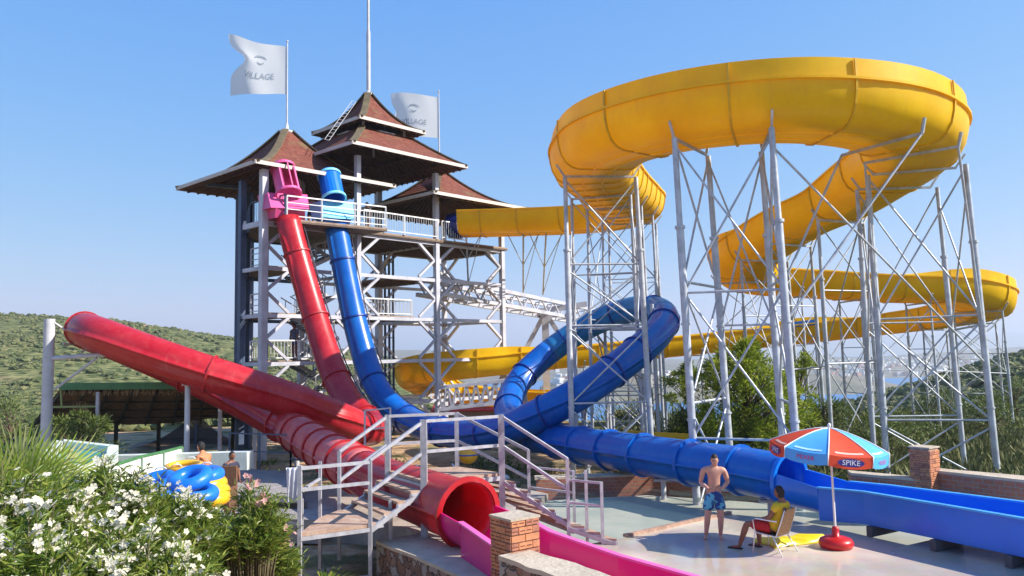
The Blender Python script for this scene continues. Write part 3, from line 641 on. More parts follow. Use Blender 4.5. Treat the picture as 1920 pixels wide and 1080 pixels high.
# (x, y, h over eye of the flat bottom, left wall extension, right wall extension)
KS = 1.17
RC = (6.64*KS+.33, 22.9*KS); RR = 4.25*KS+.09
def rg(deg, h, el, er):
    a = R(deg); return (RC[0]+RR*math.sin(a), RC[1]-RR*math.cos(a), h*KS, el, er)
def sc_(k, x, y, h, a=0, b=0): return (x*k, y*k, h*k, a, b)
yc = [(-2.75, 43.9, 6.62, 0, 0), (-1.0, 43.7, 6.6, 0, 0), (1.2, 43.3, 6.56, 0, 0), (3.6, 42.5, 6.5, 0, 0), (5.4, 41.1, 6.45, 0, 0), (6.0, 38.9, 6.4, 0, 0), (5.3, 36.4, 6.34, 0, 0), (4.4, 33.8, 6.28, 0, 0), (3.65, 31.4, 6.22, 0, 0), (3.05, 29.2, 6.16, 0, 0.1),
      rg(-92, 5.22, 0, .35), rg(-65, 5.16, 0, .42), rg(-35, 5.1, 0, .42), rg(-5, 5.05, 0, .42), rg(25, 4.98, 0, .42), rg(55, 4.9, 0, .42), rg(82, 4.8, 0, .4), sc_(KS, 11.3, 24.6, 4.62, 0, .1), sc_(KS, 11.0, 26.3, 4.3), sc_(KS, 10.1, 27.7, 3.9), sc_(KS, 9.45, 29.1, 3.45),
      sc_(KS, 9.1, 30.6, 3.05, .3, 0), sc_(KS, 9.35, 32.1, 2.7, .3, 0), sc_(KS, 10.4, 33.2, 2.35), sc_(KS, 13.0, 33.5, 2.15), sc_(KS, 15.8, 33.6, 1.95), sc_(KS, 18.6, 33.7, 1.8, 0, 0.35), sc_(KS, 20.2, 34.4, 1.42, 0, .38), sc_(KS, 21.15, 36.5, 1.15, 0, .38), sc_(KS, 20.9, 38.9, 0.95, 0, .3), sc_(KS, 19.4, 40.6, 0.75), sc_(KS, 17.5, 41.4, .55),
      sc_(1.16, 14.6, 42.0, .28, .3), sc_(1.14, 11.5, 42.5, .02), sc_(1.12, 8.4, 42.9, -.25), sc_(1.09, 5.3, 43.5, -.52), sc_(1.06, 2.4, 44.2, -.78), sc_(1.03, -.4, 44.9, -1.05, .3), (-2.9, 45.6, -1.3, .35, 0), (-5.0, 46.8, -1.6, .3, 0), (-5.6, 49.2, -2.1, .2, 0), (-4.4, 51.6, -2.8, .2, 0), (-1.5, 52.6, -3.3, 0, 0), (1.5, 52.4, -3.55, 0, 0), (4, 51.9, -3.6, 0, 0)]
yc = [(a, b, c+3.8, d, e) for a, b, c, d, e in yc]
NS = 12
yp0 = catmull(yc, NS)
def sec(p, s, el, er, scale=1.0, inner=False, k=0.0):
    """cross-section loop; s = unit vector to the rider's right"""
    o = [(-.70, 0), (-.34, 0), (-.32, -.035), (-.26, -.035), (-.24, 0), (.24, 0), (.26, -.035), (.32, -.035), (.34, 0), (.70, 0), (.92, .06), (1.10, .20), (1.22, .42), (1.285, .70), (1.30, .94), (1.37, .94), (1.37, 1.0), (1.29, 1.0), (1.27, 1.0+er+.02), (1.23, 1.0+er+.02),
         (1.235, .94), (1.22, .70), (1.16, .45), (1.05, .25), (.89, .12), (.70, .06), (-.70, .06)]
    l = [(-x, z) for x, z in o[10:26]]
    l = [(x, (z-er+el) if abs(z-(1.02+er)) < 1e-6 else z) for x, z in l]
    loop = o[:26] + [(-.70, .06)] + l[::-1][1:]
    return [p + s*x*KS + V((0, 0, z*KS)) for x, z in loop]
def yframes(pts):
    out = []
    for i, p in enumerate(pts):
        d = V(pts[min(i+1, len(pts)-1)][:3])-V(pts[max(i-1, 0)][:3]); d.z = 0; d.normalize(); s = V((d.y, -d.x, 0)); out.append((V(p[:3]), d, s))
    return out
yp = resample(yp0, 0.42)
yf = yframes(yp)
vs = []; 
for (p, d, s), q in zip(yf, yp):
    L = sec(p, s, q[3], q[4]); m_ = len(L); vs += L
fs = [(i*m_+k, i*m_+(k+1) % m_, (i+1)*m_+(k+1) % m_, (i+1)*m_+k) for i in range(len(yf)-1) for k in range(m_)]
fs += [tuple(range(m_)), tuple((len(yf)-1)*m_+k for k in range(m_))]
MB().add(vs, fs, 0, True).build('channel', M_YEL, yel, auto=1)
# joints: outline ribs every 1.75 m (2.6 m on the big curve)
def jrib(i, w=0.06, e=0.045):
    p, d, s = yf[i]; q = yp[i]; el, er = q[3], q[4]
    o = [(.70, 0), (.92, .06), (1.10, .20), (1.22, .42), (1.285, .70), (1.31, .94)]
    if er > .02: o.append((1.29, 1.0+er))
    l = [(.70, 0), (.92, .06), (1.10, .20), (1.22, .42), (1.285, .70), (1.31, .94)]
    if el > .02: l.append((1.29, 1.0+el))
    path = [(-x, z) for x, z in l[::-1]] + [(0, 0)] + o
    vs = []; n_ = len(path)
    for j, (x, z) in enumerate(path):
        a = V((path[max(0, j-1)][0], path[max(0, j-1)][1], 0)); b = V((path[min(n_-1, j+1)][0], path[min(n_-1, j+1)][1], 0)); t = (b-a).normalized(); nx, nz_ = t.y, -t.x
        for ww in (-w/2, w/2):
            for ee in (0.0, e): vs.append(p+s*(x*KS+nx*ee)+V((0, 0, z*KS+nz_*ee))+d*ww)
    fs = [(j*4+a, j*4+b, j*4+4+b, j*4+4+a) for j in range(n_-1) for a, b in ((0, 1), (1, 3), (3, 2), (2, 0))]
    MB().add(vs, fs).build('joint_rib', M_YELR, yel)
acc = 0; nxt = 0.9
for i in range(1, len(yf)-1):
    acc += (yf[i][0]-yf[i-1][0]).length
    if acc >= nxt:
        jrib(i); x, y = yf[i][0].x, yf[i][0].y
        big = math.hypot(x-RC[0], y-RC[1]) < RR*1.1 and y < 28
        nxt += 2.75 if big else (1.3 if (29 < y < 40 and x < 7) else 2.3)
# dark blue start ring
p, d, s = yf[0]
L0 = sec(p-d*.75, s, 0, 0); L1 = sec(p-d*.02, s, 0, 0)
mb = MB(); n_ = 24
for sg, (pp, r_) in enumerate(((p-d*0.55, 1.15), (p+d*0.1, 1.28))): pass
vs = []
for pp, r_ in ((p-d*0.7, .66), (p-d*0.05, .74)):
    for k in range(n_):
        a = 2*math.pi*k/n_; c = s*math.cos(a)*1.7+V((0, 0, 1))*math.sin(a); vs.append(pp+V((0, 0, .55))+c*r_)
    for k in range(n_):
        a = 2*math.pi*k/n_; c = s*math.cos(a)*1.7+V((0, 0, 1))*math.sin(a); vs.append(pp+V((0, 0, .55))+c*(r_-.06))
fs = [(k, (k+1) % n_, 2*n_+(k+1) % n_, 2*n_+k) for k in range(n_)]+[(n_+k, 3*n_+k, 3*n_+(k+1) % n_, n_+(k+1) % n_) for k in range(n_)]+[(k, n_+k, n_+(k+1) % n_, (k+1) % n_) for k in range(n_)]+[(2*n_+k, 2*n_+(k+1) % n_, 3*n_+(k+1) % n_, 3*n_+k) for k in range(n_)]
mb.add(vs, fs, 0, False).build('start_ring', mat('navy fibreglass', (0.008, 0.02, 0.16), 0.35, 0, 0.1, 2), yel)
# blue patch panel on the return run
j = min(range(len(yf)), key=lambda i: (yf[i][0].x-17.2)**2+(yf[i][0].y-48.8)**2); mb = MB()
for i in range(j-2, j+2):
    a_, b_ = yf[i], yf[i+1]; A = a_[0]-a_[2]*1.55; B_ = b_[0]-b_[2]*1.55; mb.add([A+V((0, 0, 1.02)), B_+V((0, 0, 1.02)), B_+V((0, 0, 1.34)), A+V((0, 0, 1.34)), A+a_[2]*.03+V((0, 0, 1.02)), B_+b_[2]*.03+V((0, 0, 1.02)), B_+b_[2]*.03+V((0, 0, 1.34)), A+a_[2]*.03+V((0, 0, 1.34))], [(0, 1, 2, 3), (4, 7, 6, 5), (3, 2, 6, 7), (0, 4, 5, 1)])
mb.build('patch_panel', M_BLUE, yel)
# ------------------------------------------------------------------ steel support frames
GRP = 'steel support frames under the yellow slide'
def nearest(x, y, lo=0, hi=None):
    hi = hi or len(yf); return min(range(lo, hi), key=lambda i: (yf[i][0].x-x)**2+(yf[i][0].y-y)**2)
FR = {}
def support(key, x, y, rl, lab, ol=1.0, orr=1.0, top=(0.0, 0.0), zb=None, lev=(0.33, 0.66), lean=0.03, lo=0, hi=None, simple=False):
    i = nearest(x, y, lo, hi); p, d, s = yf[i]
    t = thing('slide_support', lab, 'support frame', (p.x, p.y, T(p.x, p.y) if zb is None else zb), GRP)
    tops = []; bots = []
    for sg, o, dz in ((-1, ol, top[0]), (1, orr, top[1])):
        a = p+s*sg*o*KS+V((0, 0, -.10+dz)); b = a.copy(); h = a.z-(T(a.x, a.y) if zb is None else zb); b += s*sg*h*0.012 + V((lean*h*1.0*0.75, 0, -h)); 
        m_ = a.lerp(b, 0.24); mb = MB().rod(a, m_, rl*.78, 10).rod(m_, b, rl, 12).rod(m_-(b-a).normalized()*.0, m_+(b-a).normalized()*.08, rl*1.35, 12)
        for q in (0.5, 0.75):
            c_ = a.lerp(b, q); mb.rod(c_, c_+(b-a).normalized()*.05, rl*1.3, 10)
        leg = mb.build('leg', M_STEEL, t)
        MB().rod(b+V((0, 0, .0)), b+V((0, 0, .04)), rl*2.3, 12).build('foot_plate', M_STEEL, leg)
        tops.append(a); bots.append(b)
    br = max(.018, rl*.33)
    cb = MB(); l0, r0 = p-s*1.2+V((0, 0, -.09)), p+s*1.2+V((0, 0, -.09)); cb.beam(l0, r0, .07, .07)
    for sg in (-1, 1): cb.beam(p+s*sg*1.18+V((0, 0, -.09)), p+s*sg*1.46+V((0, 0, .32)), .06)
    cb.build('cross_beam', M_STEEL, t)
    pr = 0.0; first = True
    for q in list(lev)+[1.0]:
        A0, B0 = tops[0].lerp(bots[0], pr+.01), tops[1].lerp(bots[1], pr+.01); A1, B1 = tops[0].lerp(bots[0], q-.01), tops[1].lerp(bots[1], q-.01)
        MB().rod(A0, B1, br, 6).rod(B0, A1, br, 6).build('cross_brace', M_STEEL, t, split=1)
        if q < 1: MB().rod(A1, B1, br*1.15, 6).build('tie', M_STEEL, t)
        pr = q
    FR[key] = (t, tops, bots, rl); return t
def link(k1, side1, k2, side2, q0=0.03, q1=0.5, x=True, tie=True, r=None):
    """long braces between two neighbouring frames, parts of the first"""
    t, A, B, rl = FR[k1]; _, A2, B2, _ = FR[k2]; a0, a1 = A[side1], B[side1]; b0, b1 = A2[side2], B2[side2]; r = r or max(.016, rl*.30)
    mb = MB().rod(a0.lerp(a1, q0), b0.lerp(b1, q1), r, 6)
    if x: mb.rod(b0.lerp(b1, q0), a0.lerp(a1, q1), r, 6)
    mb.build('long_brace', M_STEEL, t, split=1)
    if tie: MB().rod(a0.lerp(a1, q1), b0.lerp(b1, q1), r*1.2, 6).build('tie', M_STEEL, t)
r_lo = nearest(3.05, 29.2, 0, len(yf)//3); r_hi = nearest(11.3*KS, 24.6*KS)
def ringpt(deg): a = R(deg); return RC[0]+RR*math.sin(a), RC[1]-RR*math.cos(a)
# on the ring the rider's right is the outer side
support('A', *ringpt(-35), .105, 'tall frame with thick legs under the front left of the high yellow curve', 1.15, .98, (0, .02), lev=(.40, .72), lean=.04, lo=r_lo, hi=r_hi)
support('B', *ringpt(-12), .105, 'tallest front frame under the middle of the high yellow curve', 1.15, .98, (0, .02), lev=(.40, .72), lean=.04, lo=r_lo, hi=r_hi)
support('C', *ringpt(70), .10, 'thick legged frame under the right side of the high yellow curve', 1.15, 1.25, (0, .1), lev=(.48, .8), lean=.03, lo=r_lo, hi=r_hi)
support('C2', *ringpt(92), .085, 'frame just behind the right side of the high yellow curve', 1.1, 1.2, lev=(.48, .8), lean=.03, lo=r_lo, hi=r_hi+6)
support('D', *ringpt(-92), .095, 'frame under the far left edge of the high yellow curve', 1.1, 1.0, lev=(.3, .5, .75), lean=.02, lo=r_lo-3, hi=r_hi)
support('D2', 3.5, 31.0, .08, 'frame second from the front under the ribbed yellow run toward the tower', lev=(.3, .5, .75), lean=.012)
support('D3', 4.4, 33.8, .075, 'frame third from the front under the ribbed yellow run toward the tower', lev=(.28, .5, .75), lean=.012)
support('D4', 5.3, 36.5, .07, 'frame fourth from the front under the ribbed yellow run toward the tower', lev=(.28, .5, .75), lean=.01)
support('D5', 5.95, 39.2, .07, 'frame at the back turn of the ribbed yellow run', lev=(.28, .5, .75), lean=.01)
support('E0', 12.75, 31.00, .08, 'frame at the top of the yellow ramp coming down behind the high curve', lev=(.3, .6), lo=r_hi)
support('E1', 11.58, 32.76, .075, 'frame halfway down the yellow ramp behind the high curve', lev=(.3, .6), lo=r_hi)
support('E2', 10.53, 34.40, .075, 'frame under the lower part of the yellow ramp behind the high curve', lev=(.3, .6), lo=r_hi)
support('E3', 10.30, 37.21, .07, 'frame under the tight left bend of the yellow slide', lev=(.3, .6), lo=r_hi)
mid = nearest(10.4, 33.2)
labs = {'F1': (13.57, 39.08, 'frame at the left end of the level yellow run'), 'F2': (16.61, 39.20, 'frame in the middle of the level yellow run'), 'F3': (19.89, 39.31, 'frame at the right end of the level yellow run'),
        'F4': (23.28, 39.90, 'frame where the level yellow run starts its right bend'), 'F5': (25.97, 42.82, 'rightmost frame under the outer right bend of the yellow slide'), 'F6': (25.39, 46.80, 'frame behind the outer right bend of the yellow slide'),
        'G1': (21.44, 48.23, 'frame at the right end of the lowest yellow run'), 'G2': (18.02, 48.39, 'frame below the blue patch of the lowest yellow run'), 'G3': (14.36, 48.22, 'frame left of the blue patch of the lowest yellow run'),
        'G4': (10.75, 47.94, 'frame of the lowest yellow run beyond the pine tree'), 'G5': (7.19, 47.20, 'frame of the lowest yellow run behind the blue loop'), 'G6': (3.82, 46.43, 'frame of the lowest yellow run nearest the tower')}
for k, (x, y, l) in labs.items():
    support(k, x, y, .06 if k[0] == 'F' else .055, l, lev=(.45,) if k[0] == 'G' else (.35, .68), lo=mid, lean=.02)
link('A', 1, 'B', 1, .02, .42); link('A', 0, 'B', 0, .02, .5); link('B', 1, 'C', 1, .05, .62, tie=False, x=False)
link('A', 1, 'B', 1, .42, .80, tie=True)
link('C', 1, 'C2', 1, .06, .5); link('C', 0, 'C2', 0, .06, .6); link('D', 0, 'D2', 0, .05, .5); link('D', 1, 'D2', 1, .05, .5); link('D2', 0, 'D3', 0, .05, .5); link('D3', 1, 'D4', 1, .05, .45); link('D4', 0, 'D5', 0, .05, .5)
link('C', 0, 'E1', 1, .05, .6, x=False, tie=False); link('E1', 0, 'E2', 0, .05, .6); link('E2', 0, 'E3', 0, .05, .6); link('E0', 0, 'E1', 0, .05, .6)
link('F1', 0, 'F2', 0, .05, .5); link('F2', 1, 'F3', 1, .05, .5); link('F3', 1, 'F4', 1, .05, .5); link('F4', 1, 'F5', 1, .05, .6); link('F5', 0, 'F6', 0, .05, .6)
link('G1', 0, 'G2', 0, .05, .9, tie=False); link('G2', 0, 'G3', 0, .05, .9, tie=False); link('G3', 0, 'G4', 0, .05, .9, tie=False); link('G5', 0, 'G6', 0, .05, .9, tie=False)
# diagonal struts from frame tops to the underside (cantilever brackets)
for k, x_, y_ in (('B', *ringpt(25)), ('C', *ringpt(48))):
    i = nearest(x_, y_, r_lo, r_hi); p, d, s = yf[i]; t, A, B, rl = FR[k]
    mb = MB().beam(p-s*1.2+V((0, 0, -.1)), p+s*1.4+V((0, 0, -.1)), .07)
    mb.rod(p+s*1.4+V((0, 0, -.1)), A[1].lerp(B[1], .5), .035, 6).rod(p-s*1.2+V((0, 0, -.1)), A[0].lerp(B[0], .45), .035, 6).rod(p+s*1.4+V((0, 0, -.1)), p+s*1.5+V((0, 0, .3)), .05, 6)
    mb.build('bracket', M_STEEL, t, split=1)
# posts that hold the blue loop
def lpost(px, py, d, lab, arm):
    a = P(px, py, d); z = T(a.x, a.y); t = thing('loop_post', lab, 'support post', (a.x, a.y, z), 'steel posts holding the blue loop')
    MB().rod((a.x+.15, a.y, z), a, .08, 10).build('post', M_STEEL, t)
    b = P(*arm); mb = MB().rod(a.lerp(V((a.x, a.y, z)), .05), b, .05, 8).rod(a.lerp(V((a.x, a.y, z)), .3), b, .035, 6); mb.build('arm', M_STEEL, t, split=1)
lpost(1222, 570, 31.5, 'post through the top of the blue loop', (1235, 640, 30.2))
lpost(1092, 760, 28.6, 'post under the rising dark blue tube', (1100, 765, 27.6))
lpost(1135, 640, 37.5, 'post behind the pale far side of the blue loop', (1120, 628, 36.4))
lpost(985, 735, 37.2, 'post at the lower bend of the pale blue tube', (982, 728, 36.2))
lpost(1205, 700, 29.5, 'post beneath the steep upper part of the blue tube', (1190, 700, 28.5))
for px, d, l in ((1150, 24.6, 'low post under the straight blue tube farthest from the mouth'), (1250, 22.4, 'low post under the middle of the straight blue tube'), (1350, 20.7, 'low post under the straight blue tube behind the standing man'), (1440, 19.4, 'low post under the blue tube mouth')):
    i = min(range(len(bpath)), key=lambda i: abs(bpath[i][1]-d)+(10 if i < len(bpath)*.7 else 0)); c_ = V(bpath[i][:3]); t = thing('tube_foot', l, 'support post', (c_.x, c_.y, -.3), 'low posts under the blue tube')
    MB().rod((c_.x, c_.y, -.3), (c_.x, c_.y, c_.z-.58), .07, 8).build('post', M_STEEL2, t); MB().box((c_.x, c_.y, c_.z-.6), .5, .14, .06).build('saddle', M_STEEL2, t)
# ------------------------------------------------------------------ ride tower
ta = V((math.cos(R(47)), math.sin(R(47)), 0)); tb = V((-math.sin(R(47)), math.cos(R(47)), 0))
nb_ = V((-10.93, 35.0, 0)); nc = nb_+ta*5.05; ndd = nb_+ta*10.15; ne = nb_+ta*15.2
nodes = {'b': nb_, 'c': nc, 'd': ndd, 'e': ne, 'c5': nc+tb*5, 'd5': ndd+tb*5, 'e5': ne+tb*5, 'a': nb_+ta*2.0+tb*5.0, 'f': nb_+tb*1.9}
Z0 = -0.6; ZL = [1.6, 3.72, 5.85, 7.95, 9.95]
tower = thing('ride_tower', 'open steel tower with three pagoda roofs, decks and stairs that the slides start from', 'tower', (nc.x, nc.y, Z0))
M_COL = mat('tower steel', (0.50, 0.50, 0.55), 0.45, 0.1, 0.2, 1.2)
def col(k, top, w, m):
    p = nodes[k]; MB().box((p.x, p.y, (Z0+top)/2), w, w, top-Z0, (ta, tb, V((0, 0, 1)))).build('column', m, tower)
for k, top, w in (('b', 12.2, .30), ('c', 13.7, .24), ('d', 13.6, .25), ('e', 12.0, .25), ('c5', 13.6, .28), ('d5', 13.6, .32), ('e5', 12.0, .25)): col(k, top, w, M_COL)
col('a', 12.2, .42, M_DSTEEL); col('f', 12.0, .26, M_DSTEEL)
# lift shaft bars at the back (dark)
mb = MB()
for q in (0.45, 0.75, 1.05):
    c_ = nodes['d5']+ta*q; mb.beam((c_.x, c_.y, Z0), (c_.x, c_.y, 10), .12)
for z in [Z0+1.1*k for k in range(1, 10)]: c_ = nodes['d5']; mb.beam((c_.x, c_.y, z), tuple(c_+ta*1.05+V((0, 0, z))), .05)
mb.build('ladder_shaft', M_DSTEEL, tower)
mb = MB()
for q in (0.0, 0.5): 
    for w_ in (0.0, 0.55):
        c_ = nodes['a']+ta*(-.6+q)-tb*w_; mb.beam((c_.x, c_.y, Z0), (c_.x, c_.y, 12), .13)
for z in [Z0+.9*k for k in range(1, 14)]:
    c_ = nodes['a']-ta*.6; mb.beam(c_+V((0, 0, z)), c_+ta*.5+V((0, 0, z)), .06); mb.beam(c_+V((0, 0, z)), c_-tb*.55+V((0, 0, z)), .06)
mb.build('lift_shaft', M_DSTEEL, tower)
edges = [('b', 'c'), ('c', 'd'), ('d', 'e'), ('c', 'c5'), ('d', 'd5'), ('e', 'e5'), ('c5', 'd5'), ('d5', 'e5'), ('a', 'c5'), ('b', 'f'), ('f', 'a')]
for zi, z in enumerate(ZL):
    for (i, j) in edges:
        p, q = nodes[i], nodes[j]; d = (q-p).normalized(); L = (q-p).length
        h = .24 if zi == 4 else .17
        MB().beam(p+d*.16+V((0, 0, z-.14)), q-d*.16+V((0, 0, z-.14)), .13, h).build('beam', M_COL if i != 'a' and j != 'a' else M_DSTEEL, tower)
        if (i, j) in (('d', 'd5'), ('c', 'c5')) and zi < 4: continue
        if L > 4 and not (zi == 0 and i in 'ab'):
            mb = MB()
            for (x, dd) in ((p, d), (q, -d)):
                mb.beam(x+dd*.12+V((0, 0, z-1.15)), x+dd*1.25+V((0, 0, z-.22)), .13)
                if zi < 4 and j != 'f': mb.beam(x+dd*.12+V((0, 0, z+.95)), x+dd*1.25+V((0, 0, z)), .12)
            mb.build('knee_brace', M_COL, tower, split=1)
# decks
def deck(poly, z, th=.16):
    pts = [(p.x, p.y) for p in poly]; t = MB().prism(pts, z-th/2, z+.0).build('deck', M_DECK, tower)
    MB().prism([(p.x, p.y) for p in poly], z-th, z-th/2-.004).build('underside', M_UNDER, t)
    jo = MB(); a, b = poly[0], poly[-1]; n_ = int((b-a).length/.55)
    for k in range(1, n_):
        s0 = a.lerp(b, k/n_); s1 = poly[1].lerp(poly[-2], k/n_) if len(poly) == 4 else None
        if s1: jo.beam((s0.x, s0.y, z-th-.06), (s1.x, s1.y, z-th-.06), .07, .12)
    jo.build('joists', M_UNDER, t)
def off(p, x, y): return p+ta*x+tb*y
deck([off(nb_, .5, -1.0), off(nc, .45, -1.75), off(nc, .0, 5.2), off(nb_, 2.0, 5.2), off(nb_, .4, 1.9)], 9.93)
deck([off(nc, .0, -.2), off(ne, .3, -.2), off(ne, .3, 5.3), off(nc, .0, 5.3)], 10.0)
for z in (ZL[1], ZL[2], ZL[3]): deck([off(nb_, .4, .3), off(nb_, 2.6, .3), off(nb_, 2.6, 4.9), off(nb_, 2.0, 4.9), off(nb_, .4, 1.8)], z+.02, .12)
deck([off(nc, .3, .1), off(nc, 3.6, .1), off(nc, 2.2, 4.8), off(nc, .3, 4.8)], ZL[2]+.02, .12)
deck([off(nc, 3.0, 1.2), off(ndd, .0, 1.2), off(ndd, -.2, 4.8), off(nc, 3.0, 4.8)], ZL[3]+.02, .12)
deck([off(nb_, 2.6, 1.0), off(nc, .2, 1.0), off(nc, .2, 4.8), off(nb_, 2.6, 4.8)], ZL[1]+.02, .12)
# railings
def rail(p, q, z, h=1.0, bal=True, sp=.16, m=M_WHITE, mid=2, root=tower):
    d = (q-p); L = d.length; d.normalize(); mb = MB(); n_ = max(1, round(L/1.5))
    for k in range(n_+1): c_ = p+d*(L*k/n_); mb.beam((c_.x, c_.y, z), (c_.x, c_.y, z+h), .06)
    mb.beam(p+V((0, 0, z+h)), q+V((0, 0, z+h)), .06); mb.beam(p+V((0, 0, z+.12)), q+V((0, 0, z+.12)), .04)
    if bal:
        k = sp
        while k < L: c_ = p+d*k; mb.beam((c_.x, c_.y, z+.12), (c_.x, c_.y, z+h), .022); k += sp
    else:
        for k in range(1, mid+1): mb.beam(p+V((0, 0, z+.12+(h-.12)*k/(mid+1))), q+V((0, 0, z+.12+(h-.12)*k/(mid+1))), .035)
    mb.build('railing', m, root)
rail(off(nb_, .55, -1.0), off(nc, .4, -1.7), 9.95, 1.0, False); rail(off(nb_, .42, 1.85), off(nb_, .5, -.95), 9.95, 1.05, True, m=M_DSTEEL); rail(off(nb_, 1.9, 5.0), off(nb_, .42, 1.85), 9.95, 1.05, True, m=M_DSTEEL)
rail(off(nc, .2, -.25), off(nc, 2.7, -.25), 10.0); rail(off(nc, 2.75, -.25), off(ndd, -.15, -.25), 10.0); rail(off(ndd, .2, -.25), off(ndd, 2.0, -.25), 10.0)
rail(off(nc, .3, 5.2), off(ne, .3, 5.2), 10.0, 1.0, False)
rail(off(nc, .5, .1), off(nc, 3.4, .1), ZL[2], .85, True, .2); rail(off(nc, 3.5, .15), off(nc, 2.2, 4.7), ZL[2], .85, True, .25)
rail(off(nb_, .4, .3), off(nb_, 3.6, .3), ZL[1], .9, True, .17); rail(off(nb_, .4, 1.8), off(nb_, .4, .3), ZL[1], .9, True, .2)
rail(off(nb_, .4, 1.8), off(nb_, .4, .3), ZL[2], .9, False, m=M_STEEL2); rail(off(nb_, .4, 1.8), off(nb_, .4, .3), ZL[3], .9, False, m=M_STEEL2)
rail(off(nc, .3, 1.0), off(ndd, 0, 1.0), ZL[0]-.9, 1.0, False, mid=4)
# stairs zigzagging behind the two drops
def flight(p, q, w, root=tower, tread=11, m=M_STEEL2):
    p, q = V(p), V(q); d = (q-p); h = V((d.x, d.y, 0)).normalized(); s = V((h.y, -h.x, 0)); mb = MB()
    for sg in (-1, 1): mb.beam(p+s*w/2*sg, q+s*w/2*sg, .05, .18)
    for sg in (-1, 1):
        mb.beam(p+s*w/2*sg+V((0, 0, .95)), q+s*w/2*sg+V((0, 0, .95)), .045)
        for k in range(4): c_ = p.lerp(q, (k+.5)/4)+s*w/2*sg; mb.beam(c_, c_+V((0, 0, .95)), .035)
    o = mb.build('stair_flight', m, root); t = MB()
    for k in range(tread): c_ = p.lerp(q, (k+.5)/tread); t.box(c_, .28, w-.06, .035, (h, s, V((0, 0, 1))))
    t.build('treads', M_DSTEEL, o)
zz = [Z0]+ZL
for k in range(5):
    for half in (0, 1):
        zA = zz[k]+(zz[k+1]-zz[k])*half/2; zB = zz[k]+(zz[k+1]-zz[k])*(half+1)/2
        y_ = 3.4 if half == 0 else 4.4; x0, x1 = (2.8, 4.9) if half == 0 else (4.9, 2.8)
        a_ = off(nb_, x0, y_-1.6); b_ = off(nb_, x1, y_-1.6); flight((a_.x, a_.y, zA), (b_.x, b_.y, zB), .85)
# roofs
mroof = bpy.data.materials.new('shingles'); mroof.use_nodes = True; n = mroof.node_tree; b_ = n.nodes['Principled BSDF']; b_.inputs['Roughness'].default_value = .9; b_.inputs['Specular IOR Level'].default_value = 0.15
tc = n.nodes.new('ShaderNodeTexCoord'); nz = n.nodes.new('ShaderNodeTexNoise'); nz.inputs['Scale'].default_value = 1.3; nz.inputs['Detail'].default_value = 7; vz = n.nodes.new('ShaderNodeTexVoronoi'); vz.inputs['Scale'].default_value = 6; wv = n.nodes.new('ShaderNodeTexWave'); wv.bands_direction = 'Z'; wv.inputs['Scale'].default_value = 1.6
for q in (nz, vz, wv): n.links.new(tc.outputs['Object'], q.inputs['Vector'])
m1 = n.nodes.new('ShaderNodeMix'); m1.data_type = 'RGBA'; m1.inputs['A'].default_value = (0.14, 0.045, 0.032, 1); m1.inputs['B'].default_value = (0.21, 0.075, 0.052, 1); sp_ = n.nodes.new('ShaderNodeSeparateColor'); n.links.new(vz.outputs['Color'], sp_.inputs[0]); n.links.new(sp_.outputs[0], m1.inputs['Factor'])
mr = n.nodes.new('ShaderNodeMapRange'); mr.inputs[1].default_value = .54; mr.inputs[2].default_value = .8; n.links.new(nz.outputs[0], mr.inputs[0])
m2 = n.nodes.new('ShaderNodeMix'); m2.data_type = 'RGBA'; m2.inputs['B'].default_value = (0.17, 0.12, 0.06, 1); n.links.new(mr.outputs[0], m2.inputs['Factor']); n.links.new(m1.outputs['Result'], m2.inputs['A']); n.links.new(m2.outputs['Result'], b_.inputs['Base Color'])
bp = n.nodes.new('ShaderNodeBump'); bp.inputs['Strength'].default_value = .5; bp.inputs['Distance'].default_value = .04; n.links.new(wv.outputs[0], bp.inputs['Height']); n.links.new(bp.outputs[0], b_.inputs['Normal'])
M_RIDGE = mat('mossy ridge', (0.14, 0.105, 0.055), .9, 0, .3, 3)
M_FASC = mat('fascia', (0.55, 0.50, 0.45), .6, 0, .1, 2)
M_RAFT = mat('rafters', (0.11, 0.065, 0.045), .8, 0, .3, 3)
